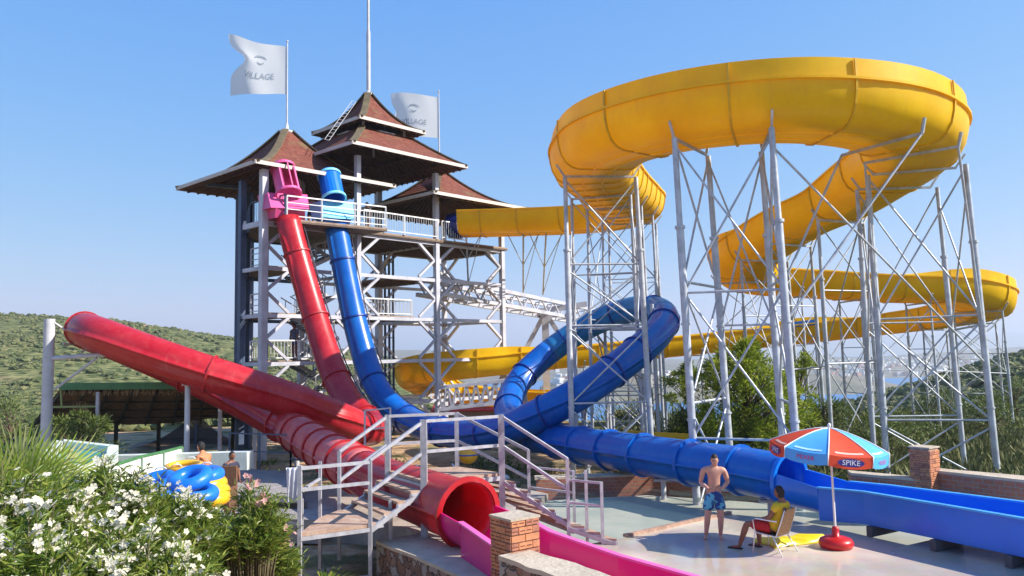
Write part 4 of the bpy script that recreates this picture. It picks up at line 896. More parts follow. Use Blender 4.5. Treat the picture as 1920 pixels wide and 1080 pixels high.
def roof(cen, side, ze, za, top=.06, curve=2.0, swoop=0.0, label=None):
    cen = V((cen.x, cen.y, 0)); corners = [cen+ta*i*side/2+tb*j*side/2 for i, j in ((-1, -1), (1, -1), (1, 1), (-1, 1))]
    def pt(c, t, dz=0):   # t 0 eave .. 1 apex
        z = ze+(za-ze)*(t**curve*0.78+0.22*t); p = c.lerp(cen, t*(1-top)); return V((p.x, p.y, z+dz))
    n_ = 14; m = MB(); un = MB()
    for k in range(4):
        A, B_ = corners[k], corners[(k+1) % 4]
        for j in range(n_):
            t0, t1 = j/n_, (j+1)/n_
            m.add([pt(A, t0), pt(B_, t0), pt(B_, t1), pt(A, t1)], [(0, 1, 2, 3)], 0)
            un.add([pt(A, t0, -.09), pt(B_, t0, -.09), pt(B_, t1, -.09), pt(A, t1, -.09)], [(3, 2, 1, 0)], 0)
    o = m.build('roof', mroof, tower, label=label); un.build('soffit', M_RAFT, o)
    rd = MB()
    for k in range(4):
        for j in range(n_): rd.beam(pt(corners[k], j/n_, .03), pt(corners[k], (j+1)/n_, .03), .34, .07)
    rd.build('ridge_caps', M_RIDGE, o, split=0)
    fa = MB()
    for k in range(4): fa.beam(pt(corners[k], 0, -.03), pt(corners[(k+1) % 4], 0, -.03), .05, .17)
    fa.build('fascia', M_FASC, o)
    ra = MB()
    for k in range(4):
        A, B_ = corners[k], corners[(k+1) % 4]; c_ = int(side/.5)
        for i in range(1, c_):
            f = i/c_; lim = 1-abs(2*f-1)*.0; e = A.lerp(B_, f); 
            tmax = 0.72
            for q_ in range(6): ra.beam(pt(e, .01+tmax*q_/6, -.15), pt(e, .01+tmax*(q_+1)/6, -.15), .06, .1)
    for q in (.33, .66):
        for k in range(4): ra.beam(pt(corners[k], q, -.22), pt(corners[(k+1) % 4], q, -.22), .08, .12)
    ra.build('rafters', M_RAFT, o)
    MB().lathe((cen.x, cen.y, za-.1), [(.5*side*top+.1, 0), (.5*side*top+.16, .1), (.12, .16), (.06, .5), (0.01, .55)], 12).build('finial', M_STEEL2, o)
    return o
def ctr(k1, k2): return (nodes[k1]+nodes[k2])/2
c1_ = V((-11.2, 39.5, 0)); roof(c1_, 7.7, 12.38, 15.2, label='left pagoda roof above the red and blue slide starts')
c2_ = (nc+ndd)/2+tb*2.5
roof(c2_, 7.5, 13.95, 15.55, top=.42, curve=1.2, label='broad lower tier of the central pagoda roof')
roof(c2_, 4.3, 15.85, 18.0, label='small upper tier of the central pagoda roof')
c3_ = (ndd+ne)/2+tb*2.5; roof(c3_, 7.5, 12.25, 14.5, label='right pagoda roof above the start of the yellow slide')
mb = MB()
for i, j in ((-1, -1), (1, -1), (1, 1), (-1, 1)): p = c2_+ta*i*1.35+tb*j*1.35; mb.beam((p.x, p.y, 15.0), (p.x, p.y, 16.2), .12)
mb.build('lantern_posts', M_COL, tower)
l = MB(); p0, p1 = P(613, 262, 38.4), P(664, 190, 41.2)
for sg in (-.13, .13): l.rod(p0+ta*sg, p1+ta*sg, .014, 5)
for k in range(13): c_ = p0.lerp(p1, k/12); l.rod(c_-ta*.13, c_+ta*.13, .01, 4)
l.build('roof_ladder', M_STEEL2, tower)
# bracket beam holding the left eave
MB().beam(P(385, 346, 39.0), P(470, 354, 39.4), .16).build('beam', M_DSTEEL, tower)
MB().beam(P(452, 433, 38.8), P(520, 437, 38.2), .12).build('beam', M_DSTEEL, tower)
# mast on the central roof
MB().rod((c2_.x, c2_.y, 18.2), (c2_.x, c2_.y, 21.5), .11, 10).rod((c2_.x, c2_.y, 21.5), (c2_.x, c2_.y, 27.0), .07, 10).build('mast', M_STEEL2, tower)
# ------------------------------------------------------------------ flags
M_FLAG = bpy.data.materials.new('flag cloth'); M_FLAG.use_nodes = True; n = M_FLAG.node_tree; b_ = n.nodes['Principled BSDF']; b_.inputs['Base Color'].default_value = (.88, .88, .88, 1); b_.inputs['Roughness'].default_value = .8
t = n.nodes.new('ShaderNodeBsdfTranslucent'); t.inputs[0].default_value = (.85, .85, .85, 1); mx = n.nodes.new('ShaderNodeMixShader'); mx.inputs[0].default_value = .6; n.links.new(b_.outputs[0], mx.inputs[1]); n.links.new(t.outputs[0], mx.inputs[2]); n.links.new(mx.outputs[0], n.nodes['Material Output'].inputs[0])
M_INK = mat('dark print', (0.22, 0.26, 0.32), .8, 0, .05, 3)
def textmesh(s, size, name='t', ext=0.0):
    cu = bpy.data.curves.new(name, 'FONT'); cu.body = s; cu.size = size; cu.align_x = 'CENTER'; cu.align_y = 'CENTER'; cu.resolution_u = 2
    o = bpy.data.objects.new(name, cu); C.objects.link(o); dg = bpy.context.evaluated_depsgraph_get(); dg.update(); me = bpy.data.meshes.new_from_object(o.evaluated_get(dg))
    vs = [v.co.copy() for v in me.vertices]; fs = [tuple(p.vertices) for p in me.polygons]; bpy.data.objects.remove(o); bpy.data.curves.remove(cu); bpy.data.meshes.remove(me); return vs, fs
def flag(base, ztop, fw, fh, label, seed, fold, zfl):
    t = thing('flagpole', label, 'flagpole', base)
    MB().rod(base, (base[0], base[1], ztop), .045, 8, .03).build('pole', M_STEEL2, t)
    MB().ell((base[0], base[1], ztop+.04), .06, .06, .06).build('ball', M_STEEL2, t)
    x0, y0 = base[0]-.04, base[1]
    def cl(u, v):
        w = math.sin(u*5.2+seed+v*1.1)*.18*u + math.sin(u*10+v*4+seed)*.05*u
        x = x0 - fw*u*(1-.08*math.sin(u*3+seed)); y = y0+w*1.6-.9*u; z = zfl - fh*v + math.sin(u*6.0+seed*1.7)*.16*u*fold + (0.10*u*(1-v)) - .02*u
        # trailing edge notch
        z += fold*(.55*u**2.2*(v-.35) * (-1 if v > .35 else -.4))
        x += fold*.55*u**3*math.exp(-((v-.42)/.16)**2)*fw*.55
        return V((x, y, z))
    nu, nv = 34, 26; vs = [cl(i/nu, j/nv) for j in range(nv+1) for i in range(nu+1)]; fs = [(j*(nu+1)+i, j*(nu+1)+i+1, (j+1)*(nu+1)+i+1, (j+1)*(nu+1)+i) for j in range(nv) for i in range(nu)]
    f = MB().add(vs, fs, 0, True).build('flag', M_FLAG, t)
    # print on the cloth: arc emblem and handwritten word (the pole side reads last)
    mb = MB()
    tv, tf = textmesh('VILLAGE', .42)
    vs = []
    for p in tv:
        u = .5 - (p.x)/fw*.82; v = .66 - p.y/fh; vs.append(cl(min(1, max(0, u)), v)+V((0, -.035, 0)))
    mb.add(vs, tf); mb.build('lettering', M_INK, f); mb = MB()
    for (r_, cu_, cv, a0, a1, wd) in ((.30, .5, .36, 20, 160, .06), (.17, .52, .37, 200, 350, .05)):
        q = []
        for k in range(15):
            a_ = R(a0+(a1-a0)*k/14); wk = wd*math.sin(math.pi*(k+.3)/14.6)
            for rr in (r_-wk, r_+wk): q.append(cl(cu_-rr*math.cos(a_)/fw, cv-rr*math.sin(a_)*.75/fh)+V((0, -.035, 0)))
        mb.add(q, [(2*k, 2*k+1, 2*k+3, 2*k+2) for k in range(14)])
    mb.build('emblem', M_INK, f, split=1)
flag((c1_.x, c1_.y, 15.4), 19.85, 2.45, 2.5, 'white flag torn by wind on the left roof pole', 1.2, 1.0, 19.62)
flag((c3_.x, c3_.y, 14.6), 19.3, 2.55, 2.45, 'white flag on the pole rising from the right pagoda roof', 2.6, 0.35, 18.98)
# ------------------------------------------------------------------ steel truss bridges
def truss(p, q, h, w, n_, lab, m=None, r=.06, ch=.14):
    m = m or M_COL; p, q = V(p), V(q); d = (q-p).normalized(); hd = V((d.x, d.y, 0)).normalized(); s = V((-hd.y, hd.x, 0))*w
    t = thing('truss_bridge', lab, 'truss bridge', p)
    for o in (V((0, 0, 0)), s):
        MB().beam(p+o, q+o, ch, ch).build('chord', m, t); MB().beam(p+o-V((0, 0, h)), q+o-V((0, 0, h)), ch, ch).build('chord', m, t)
        mb = MB()
        for k in range(n_):
            a, b, c_ = p.lerp(q, k/n_)+o, p.lerp(q, (k+.5)/n_)+o-V((0, 0, h)), p.lerp(q, (k+1)/n_)+o; mb.beam(a, b, r); mb.beam(b, c_, r)
        mb.build('web', m, t)
    mb = MB()
    for k in range(n_+1): a = p.lerp(q, k/n_); mb.beam(a, a+s, r); mb.beam(a-V((0, 0, h)), a+s-V((0, 0, h)), r)
    mb.build('cross_ties', m, t); return t
truss(P(822, 520, 42.9), P(1118, 582, 58), .85, 1.5, 12, 'long grey truss reaching right from the middle of the tower', r=.08, ch=.22)
a, b = P(1022, 586, 54), P(1026, 846, 54); t = thing('truss_post', 'braced grey post holding up the far end of the long truss', 'support post', (a.x, a.y, T(a.x, a.y)))
MB().beam((a.x, a.y, T(a.x, a.y)), a, .45).build('post', M_COL, t); MB().beam(P(962, 700, 54), a, .3).beam(P(1090, 690, 54), a, .3).build('strut', M_COL, t, split=1); MB().beam(P(1000, 585, 54), P(1100, 570, 54), .35).build('head_beam', M_COL, t)
truss(P(820, 728, 41.5), P(965, 712, 41.8), 1.1, 1.2, 8, 'low grey truss running right from the tower foot under the yellow slide', r=.09, ch=.16)
for i, (px, y0, y1, lab) in enumerate(((876, 436, 532, 'nearest the tower'), (979, 434, 548, 'in the middle of the truss'), (1016, 436, 552, 'farthest from the tower'))):
    d = 42.9+(px-822)/296*9; a, b = P(px, y0-6, 43.6-(px-870)/150*.8), P(px+2, y1, d+.6); t = thing('slide_prop', 'thin V-braced prop between truss and upper yellow slide, '+lab, 'support post', b, 'thin props standing on the truss')
    top = V((b.x, a.y, a.z)); MB().rod(b, top, .05, 6).build('post', M_STEEL, t); m_ = b.lerp(top, .45); MB().rod(m_, top+V((1.0, -.1, 0)), .028, 5).rod(m_, top+V((-1.0, .1, 0)), .028, 5).rod(b, top+V((.9, .2, 0)), .022, 5).build('brace', M_STEEL, t, split=1)
# ------------------------------------------------------------------ footbridge with two flights over the red tube mouth
FL, FRR, BR, BL = P(795, 897, 16.35), P(941, 883, 17.3), P(857, 870, 18.4), P(727, 878, 17.9)
zp = 1.30
for q in (FL, FRR, BR, BL): q.z = zp
fb = thing('footbridge', 'small steel footbridge with wooden steps crossing over the red tube mouth', 'footbridge', (FL.x, FL.y, -0.3))
M_WOOD = mat('weathered plank', (0.34, 0.20, 0.13), .75, 0, .3, 3.5, bump=.3, bscale=9, col2=(0.50, 0.36, 0.27))
MB().prism([(q.x, q.y) for q in (FL, FRR, BR, BL)], zp-.06, zp).build('platform', M_WOOD, fb)
mb = MB()
for a, b in ((FL, FRR), (FRR, BR), (BR, BL), (BL, FL)): mb.beam(a-V((0, 0, .11)), b-V((0, 0, .11)), .07, .09)
mb.build('frame', M_RAIL, fb)
HT = 1.22
def post(p, top, bot, w=.07): MB().beam((p.x, p.y, bot), (p.x, p.y, top), w).build('post', M_RAIL, fb)
post(FL, zp+HT, -.1, .13); post(FRR, zp+HT, -.1, .13); post(BR, zp+HT, -.2, .09); post(BL, zp+HT, -.2, .11)
mb = MB()
for z in (HT, HT*.5): mb.beam(FL+V((0, 0, z-.03)), FRR+V((0, 0, z-.03)), .06); mb.beam(BL+V((0, 0, z-.03)), BR+V((0, 0, z-.03)), .06)
mb.build('handrail', M_RAIL, fb, split=1)
# right flight goes down from FRR/BR toward lower right, then a short second flight
R1, R2 = P(1054, 1000, 16.4), P(1034, 980, 17.3)
dn = V((1.28, .1, 0)); 
Rf = V((FRR.x+1.28, FRR.y-.1, 0)); Rb = V((BR.x+1.30, BR.y-.0, 0))
Rf = G(1057, 1003, 0); Rf = V((1.06, 16.55, 0)); Rb = V((.30, 18.1, 0)); 
Lf, Lb = V((-2.83, 15.9, 0)), V((-3.75, 17.3, 0))
def flight2(a0, b0, a1, b1, z0, z1, n_, rails=True, z1b=None):
    """a* near side, b* far side; from z0 down to z1"""
    mb = MB(); st = MB(); cw = MB()
    for k in range(n_):
        f0, f1 = (k+.08)/n_, (k+1.02)/n_; zz_ = z0+(z1-z0)*(k+1)/(n_+0)
        p = [a0.lerp(a1, f0), a0.lerp(a1, f1), b0.lerp(b1, f1), b0.lerp(b1, f0)]
        MB().prism([(q.x, q.y) for q in p], zz_-.05, zz_).build('tread', M_WOOD, fb)
        st.beam((p[1].x, p[1].y, zz_-.05), (p[1].x, p[1].y, zz_-(z0-z1)/n_), .045)
        st.beam((p[0].x, p[0].y, zz_-.07), (p[1].x, p[1].y, zz_-.07), .045); st.beam((p[3].x, p[3].y, zz_-.07), (p[2].x, p[2].y, zz_-.07), .045)
    for (p, q) in ((a0, a1), (b0, b1)): st.beam((p.x, p.y, z0-.18), (q.x, q.y, z1-.12), .07, .09)
    st.build('stringer', M_RAIL, fb, split=1)
    if rails:
        for (p, q) in ((a0, a1), (b0, b1)):
            r_ = MB()
            for h in (HT-.03, HT*.5-.03): r_.beam((p.x, p.y, z0+h), (q.x, q.y, z1+h+.02), .06)
            r_.build('handrail', M_RAIL, fb, split=1)
zr = .45
flight2(FRR, BR, Rf, Rb, zp, zr, 5); post(Rf, zr+HT, -.1); post(Rb, zr+HT, -.1)
Rf2, Rb2 = V((1.98, 16.25, 0)), V((1.25, 17.5, 0))
flight2(Rf, Rb, Rf2, Rb2, zr, 0.12, 3, False)
q1, q2 = V((1.25, 17.55, 0)), V((1.78, 17.25, 0))
for p in (Rb2, Rf.lerp(Rf2, .35)+V((.05, .1, 0)), Rf.lerp(Rf2, .72)): post(p, 1.28 if p is Rb2 else (1.42 if p.x < 1.5 else 1.22), 0, .06)
mb = MB(); A_, B_ = Rb, Rb2; 
for h in (0.0, -.45): mb.beam((A_.x, A_.y, 1.30+h), (B_.x, B_.y, 1.27+h), .045); mb.beam((Rf.x+.02, Rf.y, 1.24+h), (Rf.lerp(Rf2, .72).x, Rf.lerp(Rf2, .72).y, 1.2+h), .045)
mb.build('handrail', M_RAIL, fb, split=1)
# left flight down to landing
zl = .62
La, Lb_ = P(694, 955, 15.6), P(636, 940, 17.1)
flight2(FL, BL, V((La.x, La.y, 0)), V((Lb_.x, Lb_.y, 0)), zp, zl, 4); post(La, zl+HT, -.7); post(Lb_, zl+HT, -.4)
Lc, Ld = P(562, 985, 14.9), P(600, 960, 16.4)
MB().prism([(q.x, q.y) for q in (La, Lb_, Ld, Lc)], zl-.06, zl).build('landing', M_WOOD, fb)
post(Lc, zl+HT, -.7); post(Ld, zl+HT*.9, -.4, .06)
mb = MB()
for h in (HT-.05, HT*.64): mb.beam((Lc.x, Lc.y, zl+h), (La.x, La.y, zl+h), .06)
mb.beam((Lc.x, Lc.y, zl-.1), (La.x, La.y, zl-.1), .06, .07); mb.beam((Lc.x, Lc.y, -.35), (La.x, La.y, -.35), .06); mb.beam((Lc.x, Lc.y, zl+HT*.62), (Ld.x, Ld.y, zl+HT*.62), .045)
mb.build('handrail', M_RAIL, fb, split=1)
p1 = P(732, 905, 16.2); MB().beam((p1.x, p1.y, .2), (p1.x, p1.y, .95), .07).build('post', M_RAIL, fb)
# ------------------------------------------------------------------ beach umbrella
ub = G(1568, 1027, 0); um = thing('beach_umbrella', 'red and light blue panelled umbrella with a round red water base on the deck', 'umbrella', ub)
M_REDP = mat('red plastic base', (0.50, 0.012, 0.015), .35, 0, .08, 3)
MB().lathe(ub, [(0.0, 0), (.28, 0), (.315, .06), (.32, .11), (.29, .17), (.2, .205), (.07, .22), (.065, .36), (.055, .4), (0.0, .4)], 32).build('base', M_REDP, um)
utop = ub+V((-.02, 0, 2.27))
MB().rod(ub+V((0, 0, .3)), utop, .022, 10).build('pole', M_WHITE, um); MB().ell(utop+V((0, 0, .05)), .035, .035, .05).build('finial', M_WHITE, um)
tilt = Matrix.Rotation(R(5), 3, 'Y') @ Matrix.Rotation(R(3), 3, 'X')
M_UR = mat('umbrella red', (0.72, 0.07, 0.02), .55, 0, .05, 3, trans=.2); M_UB = mat('umbrella blue', (0.07, 0.36, 0.72), .55, 0, .05, 3)
UR = 1.08; N8 = 8; uh = .36; a_off = R(-90-21)
def upt(ang, t, scal=True):
    a0 = math.floor((ang-a_off)/(math.pi/4)+1e-6); loc_ = (ang-a_off)/(math.pi/4)-a0
    k = math.cos(math.pi/8)/math.cos((loc_-.5)*math.pi/4)   # straight chord between ribs
    r = UR*t*(1+(k-1)*min(1, t*1.3)); z = -uh*(t**1.55)-.03*t*math.sin(math.pi*loc_)*1.0
    return utop+tilt@V((r*math.cos(ang), r*math.sin(ang), z))
hem = MB()
words = {0: None}
for k in range(N8):
    mb = MB(); nA, nT = 6, 8; A0 = a_off+k*math.pi/4+1e-4; vs = []
    for j in range(nT+1):
        for i in range(nA+1): vs.append(upt(A0+(math.pi/4-2e-4)*i/nA, max(.004, j/nT)))
    fs = [(j*(nA+1)+i, j*(nA+1)+i+1, (j+1)*(nA+1)+i+1, (j+1)*(nA+1)+i) for j in range(nT) for i in range(nA)]
    o = len(vs)
    vh = .21
    for j in range(3):
        for i in range(nA+1):
            f = i/nA; p = upt(A0+(math.pi/4-2e-4)*f, 1.0); ed = .35 if f in (0, 1) else 0; out = (p-utop); out.z = 0; out.normalize(); vs.append(p+tilt@V((0, 0, -vh*j/2*(1-.22*ed)))+out*.015*j*math.sin(math.pi*f))
    fs += [(o+j*(nA+1)+i, o+j*(nA+1)+i+1, o+(j+1)*(nA+1)+i+1, o+(j+1)*(nA+1)+i) for j in range(2) for i in range(nA)]
    mb.add(vs, fs, 0, True); red_ = (k % 2 == 0)
    pn = mb.build('panel', M_UR if red_ else M_UB, um)
    # pale stripe, outline and printed word
    st = MB(); i0 = 1
    for i in range(nA):
        f0, f1 = (i/nA)*.7+.15, ((i+1)/nA)*.7+.15; q = [upt(A0+math.pi/4*f, t)+V((0, 0, .008)) for t in (.90, .945) for f in (f0, f1)]; st.add(q, [(0, 1, 3, 2)])
    st.build('stripe', mat('pale stripe '+str(red_), (0.80, 0.42, 0.34) if red_ else (0.45, 0.74, 0.84), .6), pn)
    pp, qq = upt(A0, 1.0), upt(A0+math.pi/4-2e-4, 1.0); xd = (qq-pp).normalized(); zd = (tilt@V((0, 0, 1))).normalized(); c_ = (pp+qq)/2-zd*.125; nrm = xd.cross(zd).normalized(); outw = c_-utop; outw.z = 0
    if nrm.dot(outw) < 0: nrm = -nrm
    # reading direction: outside viewer sees +x to the right
    rx = zd.cross(nrm).normalized()
    word, sz, m_ = ('SPIKE', .135, mat('white print', (0.75, 0.75, 0.8), .6)) if red_ else ('MIXER', .115, mat('crimson print', (0.55, 0.01, 0.09), .6))
    tv, tf = textmesh(word, sz); tx = MB().add([c_+rx*p.x*1.05+zd*p.y+nrm*.03 for p in tv], tf)
    if red_:
        bgp = [c_+rx*math.cos(R(a))*.25+zd*(math.sin(R(a))*.075)+nrm*.024 for a in range(0, 360, 20)]
        MB().add(bgp, [tuple(range(18))]).build('badge', mat('navy print', (0.03, 0.03, 0.22), .6), pn)
    tx.build('lettering', m_, pn)
for k in range(N8):
    a = a_off+k*math.pi/4; pts = [upt(a, max(.01, j/6))+V((0, 0, .006)) for j in range(7)]; e = upt(a, 1.0); hem.pipe(pts+[e+tilt@V((0, 0, -.2))], .012, 5)
    a2 = a; 
hem.build('piping', M_WHITE, um)
rb = MB()
for k in range(N8): a = a_off+k*math.pi/4; rb.rod(utop+V((0, 0, -.55)), upt(a, .6)-V((0, 0, .02)), .008, 4)
rb.build('ribs', M_WHITE, um)
# ------------------------------------------------------------------ folded yellow mat
a = G(1438, 1024, 0); b = G(1552, 1012, 0); dx = (b-a).normalized(); dy = V((-dx.y, dx.x, 0)); L = (b-a).length
def matz(u, v): return .075+.035*math.sin(u*9+v*3)+.02*math.sin(u*23+v*7)
vs = []; nu, nv = 30, 10
for lay in (1, 0):
    for j in range(nv+1):
        for i in range(nu+1):
            u, v = i/nu, j/nv; w_ = .30+.10*math.sin(u*5+1); ed = min(1, 6*min(u, 1-u, v, 1-v)+.12); p = a+dx*(L*u+.05*math.sin(v*6))+dy*((v-.35)*2*w_*.9+.06*math.sin(u*7)); vs.append(p+V((0, 0, matz(u, v)*ed+.02 if lay else .004)))
m_ = (nu+1)*(nv+1); fs = [(l*m_+j*(nu+1)+i, l*m_+j*(nu+1)+i+1, l*m_+(j+1)*(nu+1)+i+1, l*m_+(j+1)*(nu+1)+i) for l in (0, 1) for j in range(nv) for i in range(nu)]
bd = [i for i in range(nu+1)]+[j*(nu+1)+nu for j in range(1, nv+1)]+[nv*(nu+1)+i for i in range(nu-1, -1, -1)]+[j*(nu+1) for j in range(nv-1, 0, -1)]
fs += [(bd[k], bd[(k+1) % len(bd)], m_+bd[(k+1) % len(bd)], m_+bd[k]) for k in range(len(bd))]
MB().add(vs, fs, 0, True).build('folded_mat', mat('yellow vinyl', (0.78, 0.62, 0.01), .4, 0, .08, 3, coat=.2), None, loc=a, label='crumpled yellow mat lying between the chair and the umbrella base', category='mat')
# ------------------------------------------------------------------ chair
def chair(loc, face, label, name='patio_chair'):
    """face: unit vector of sitting direction"""
    f = V(face).normalized(); s = V((f.y, -f.x, 0)); L = V(loc); t = thing(name, label, 'chair', L); z = lambda h: V((0, 0, h))
    for sg in (-1, 1):
        e = s*.27*sg
        MB().pipe([L+e*1.1+f*.26+z(0), L+e+f*.22+z(.36), L+e*1.05+f*.24+z(.60), L+e*1.05+f*.18+z(.635), L+e*1.02-f*.24+z(.62)], .013, 7).build('arm_frame', M_WHITE, t)
        MB().pipe([L+e*1.15-f*.34+z(0), L+e*.98-f*.14+z(.34)], .013, 7).build('rear_leg', M_WHITE, t)
        MB().pipe([L+e*.95+f*.24+z(.37), L+e*.95-f*.2+z(.34), L+e*.9-f*.3+z(.6), L+e*.85-f*.38+z(.84)], .012, 7).build('side_rail', M_WHITE, t)
    MB().pipe([L+s*.26-f*.2+z(.33), L-s*.26-f*.2+z(.33)], .012, 6).pipe([L+s*.26+f*.23+z(.36), L-s*.26+f*.23+z(.36)], .012, 6).pipe([L+s*.285-f*.3+z(.17), L-s*.285-f*.3+z(.17)], .009, 6).build('cross_bar', M_WHITE, t)
    wv = mat('tan webbing', (0.42, 0.24, 0.12), .8, 0, .3, 30, bump=.4, bscale=60)
    def sheet(rows, nm):
        vs = []
        for (c_, w) in rows:
            for k in range(7): u = k/6*2-1; vs.append(c_+s*w*u - z(.02*(1-u*u)))
        n_ = len(rows); vs2 = vs+[v-z(.012)-f*.008 for v in vs]; o = len(vs)
        MB().add(vs2, [(j*7+i, j*7+i+1, (j+1)*7+i+1, (j+1)*7+i) for j in range(n_-1) for i in range(6)]+[(o+j*7+i, o+j*7+i+1, o+(j+1)*7+i+1, o+(j+1)*7+i) for j in range(n_-1) for i in range(6)], 0, True).build(nm, wv, t)
    sheet([(L+f*.23+z(.372), .25), (L+f*.0+z(.35), .25), (L-f*.19+z(.345), .25)], 'seat')
    sheet([(L-f*.2+z(.36), .245), (L-f*.27+z(.52), .235), (L-f*.33+z(.70), .225), (L-f*.375+z(.83), .19), (L-f*.385+z(.86), .12)], 'backrest')
    return t
CF = V((-.70, .71, 0)).normalized(); CL = G(1452, 1037, 0)+V((.02, .12, 0))
chair(CL, CF, 'white framed chair with a tan woven back under the seated lifeguard')
# ------------------------------------------------------------------ thatched shelter
M_GREEN = mat('green painted steel', (0.06, 0.20, 0.07), .5, 0, .2, 3)
sh = thing('thatched_shelter', 'dark thatched sun shelter with a green front beam behind the red tube', 'shelter', P(250, 870, 31.5))
A, B_ = P(112, 728, 30), P(470, 726, 30); Cc, D = P(478, 782, 37), P(62, 790, 36)
mth = mat('thatch', (0.13, 0.085, 0.05), .95, 0, .4, 5, bump=1, bscale=25, col2=(0.30, 0.20, 0.11))
vs = []; rr = random.Random(2); nu, nv = 40, 8
for l in (0, .10):
    for j in range(nv+1):
        for i in range(nu+1):
            u, v = i/nu, j/nv; p = A.lerp(B_, u).lerp(D.lerp(Cc, u), v); vs.append(p+V((0, 0, l-.14+rr.uniform(-.025, .025)+.10*math.sin(u*math.pi*3)*v)))
m_ = (nu+1)*(nv+1); fs = [(q*m_+j*(nu+1)+i, q*m_+j*(nu+1)+i+1, q*m_+(j+1)*(nu+1)+i+1, q*m_+(j+1)*(nu+1)+i) for q in (0, 1) for j in range(nv) for i in range(nu)]
th = MB().add(vs, fs).build('thatch_roof', mth, sh)
fr_ = MB()
for k in range(420):
    u = rr.random(); p = A.lerp(B_, u) if rr.random() < .6 else D.lerp(Cc, u); fr_.beam(p+V((0, 0, -.05)), p+V((rr.uniform(-.08, .08), rr.uniform(-.15, .02), -.15-rr.random()*.16)), .012, .012)
for k in range(30): p = P(150+rr.uniform(-15, 15), 758+rr.uniform(-6, 4), 30.2); fr_.beam(p, p+V((rr.uniform(-.08, .08), 0, -.25)), .012)
fr_.build('straw_fringe', mat('straw', (0.42, 0.27, 0.12), .9, 0, .3, 9), th)
MB().beam(P(112, 727, 29.9)+V((0, 0, .05)), P(420, 725, 29.9)+V((0, 0, .05)), .1, .26).build('front_beam', M_GREEN, sh)
raf = MB()
for k in range(9): u = k/8; raf.beam(A.lerp(B_, u)-V((0, 0, .24)), D.lerp(Cc, u)-V((0, 0, .24)), .08, .1)
for v in (.25, .5, .75): raf.beam(A.lerp(D, v)-V((0, 0, .2)), B_.lerp(Cc, v)-V((0, 0, .2)), .07, .07)
raf.build('rafters', mat('dark timber', (0.035, 0.035, 0.02), .8), sh)
for px, py, d in ((184, 735, 29.9), (413, 740, 29.9), (478, 750, 30.0)): a = P(px, py, d); MB().beam((a.x, a.y, T(a.x, a.y)), a, .11).build('post', M_STEEL2, sh)
for px, py, d in ((218, 790, 36), (298, 782, 36), (437, 784, 36.5)): a = P(px, py, d); MB().beam((a.x, a.y, T(a.x, a.y)), a, .13).build('post', mat('dark timber', (0.035, 0.035, 0.02), .8), sh)
a = P(115, 728, 29.9); MB().beam(P(114, 728, 29.9), P(116, 764, 29.9), .06).beam(P(100, 763, 29.9), P(184, 762, 29.9), .07).build('side_frame', mat('olive painted steel', (0.25, 0.30, 0.10), .5), sh)
# dark mesh shade tent
pk = P(368, 772, 40); b0 = [P(236, 842, 39), P(470, 838, 41), P(455, 832, 46), P(300, 828, 46)]; vs = [pk]; nn_ = 10; fs = []
mb = MB()
for e in range(4):
    p, q = b0[e], b0[(e+1) % 4]; g = []
    for j in range(9):
        t_ = j/8
        for i in range(nn_+1):
            w = p.lerp(q, i/nn_); c_ = pk.lerp(w, t_); c_.z -= (1-t_)*t_*1.5; c_.z -= math.sin(math.pi*i/nn_)*t_*-.2; g.append(c_)
    mb.add(g, [(j*(nn_+1)+i, j*(nn_+1)+i+1, (j+1)*(nn_+1)+i+1, (j+1)*(nn_+1)+i) for j in range(8) for i in range(nn_)], 0, True)
M_NET = bpy.data.materials.new('shade net'); M_NET.use_nodes = True; n = M_NET.node_tree; n.nodes['Principled BSDF'].inputs['Base Color'].default_value = (.05, .03, .035, 1); n.nodes['Principled BSDF'].inputs['Alpha'].default_value = .72; n.nodes['Principled BSDF'].inputs['Roughness'].default_value = .9
nt_ = thing('shade_tent', 'peaked dark mesh shade tent on the bank behind the thatched shelter', 'shade tent', P(360, 850, 41)); mb.build('net', M_NET, nt_)
MB().rod((pk.x, pk.y, T(pk.x, pk.y)), pk, .05, 6).build('pole', M_DSTEEL, nt_)
for q in b0: MB().rod((q.x, q.y, T(q.x, q.y)), q, .04, 6).build('corner_pole', M_DSTEEL, nt_)
# white boards with green frame
wb = thing('board_fence', 'sunlit white panel fence with green frame beside the left pool', 'fence', P(290, 905, 21))
pp = [(212, 873, 905, 19.6), (265, 856, 903, 21), (306, 847, 899, 22.3), (341, 838, 893, 23.6)]
M_BRD = mat('white boards', (0.84, 0.86, 0.80), .6, 0, .05, 2)
for (x0, t0, b0_, d0), (x1, t1, b1_, d1) in zip(pp, pp[1:]):
    a, b, c_, d_ = P(x0, t0+2, d0), P(x1, t1+2, d1), P(x1, b1_, d1), P(x0, b0_, d0); o = V((-.03, .04, 0)); MB().add([a, b, c_, d_, a+o, b+o, c_+o, d_+o], [(0, 1, 2, 3), (4, 7, 6, 5), (0, 4, 5, 1), (1, 5, 6, 2), (2, 6, 7, 3), (3, 7, 4, 0)]).build('panel', M_BRD, wb)
    MB().beam(a+V((0, 0, .03)), b+V((0, 0, .03)), .06).build('top_rail', M_GREEN, wb)
for (x0, t0, b0_, d0) in pp: a, b = P(x0, t0, d0), P(x0, b0_, d0); MB().beam(a, (a.x, a.y, T(a.x, a.y)), .07).build('post', mat('grey green post', (0.16, .24, .18), .5), wb)
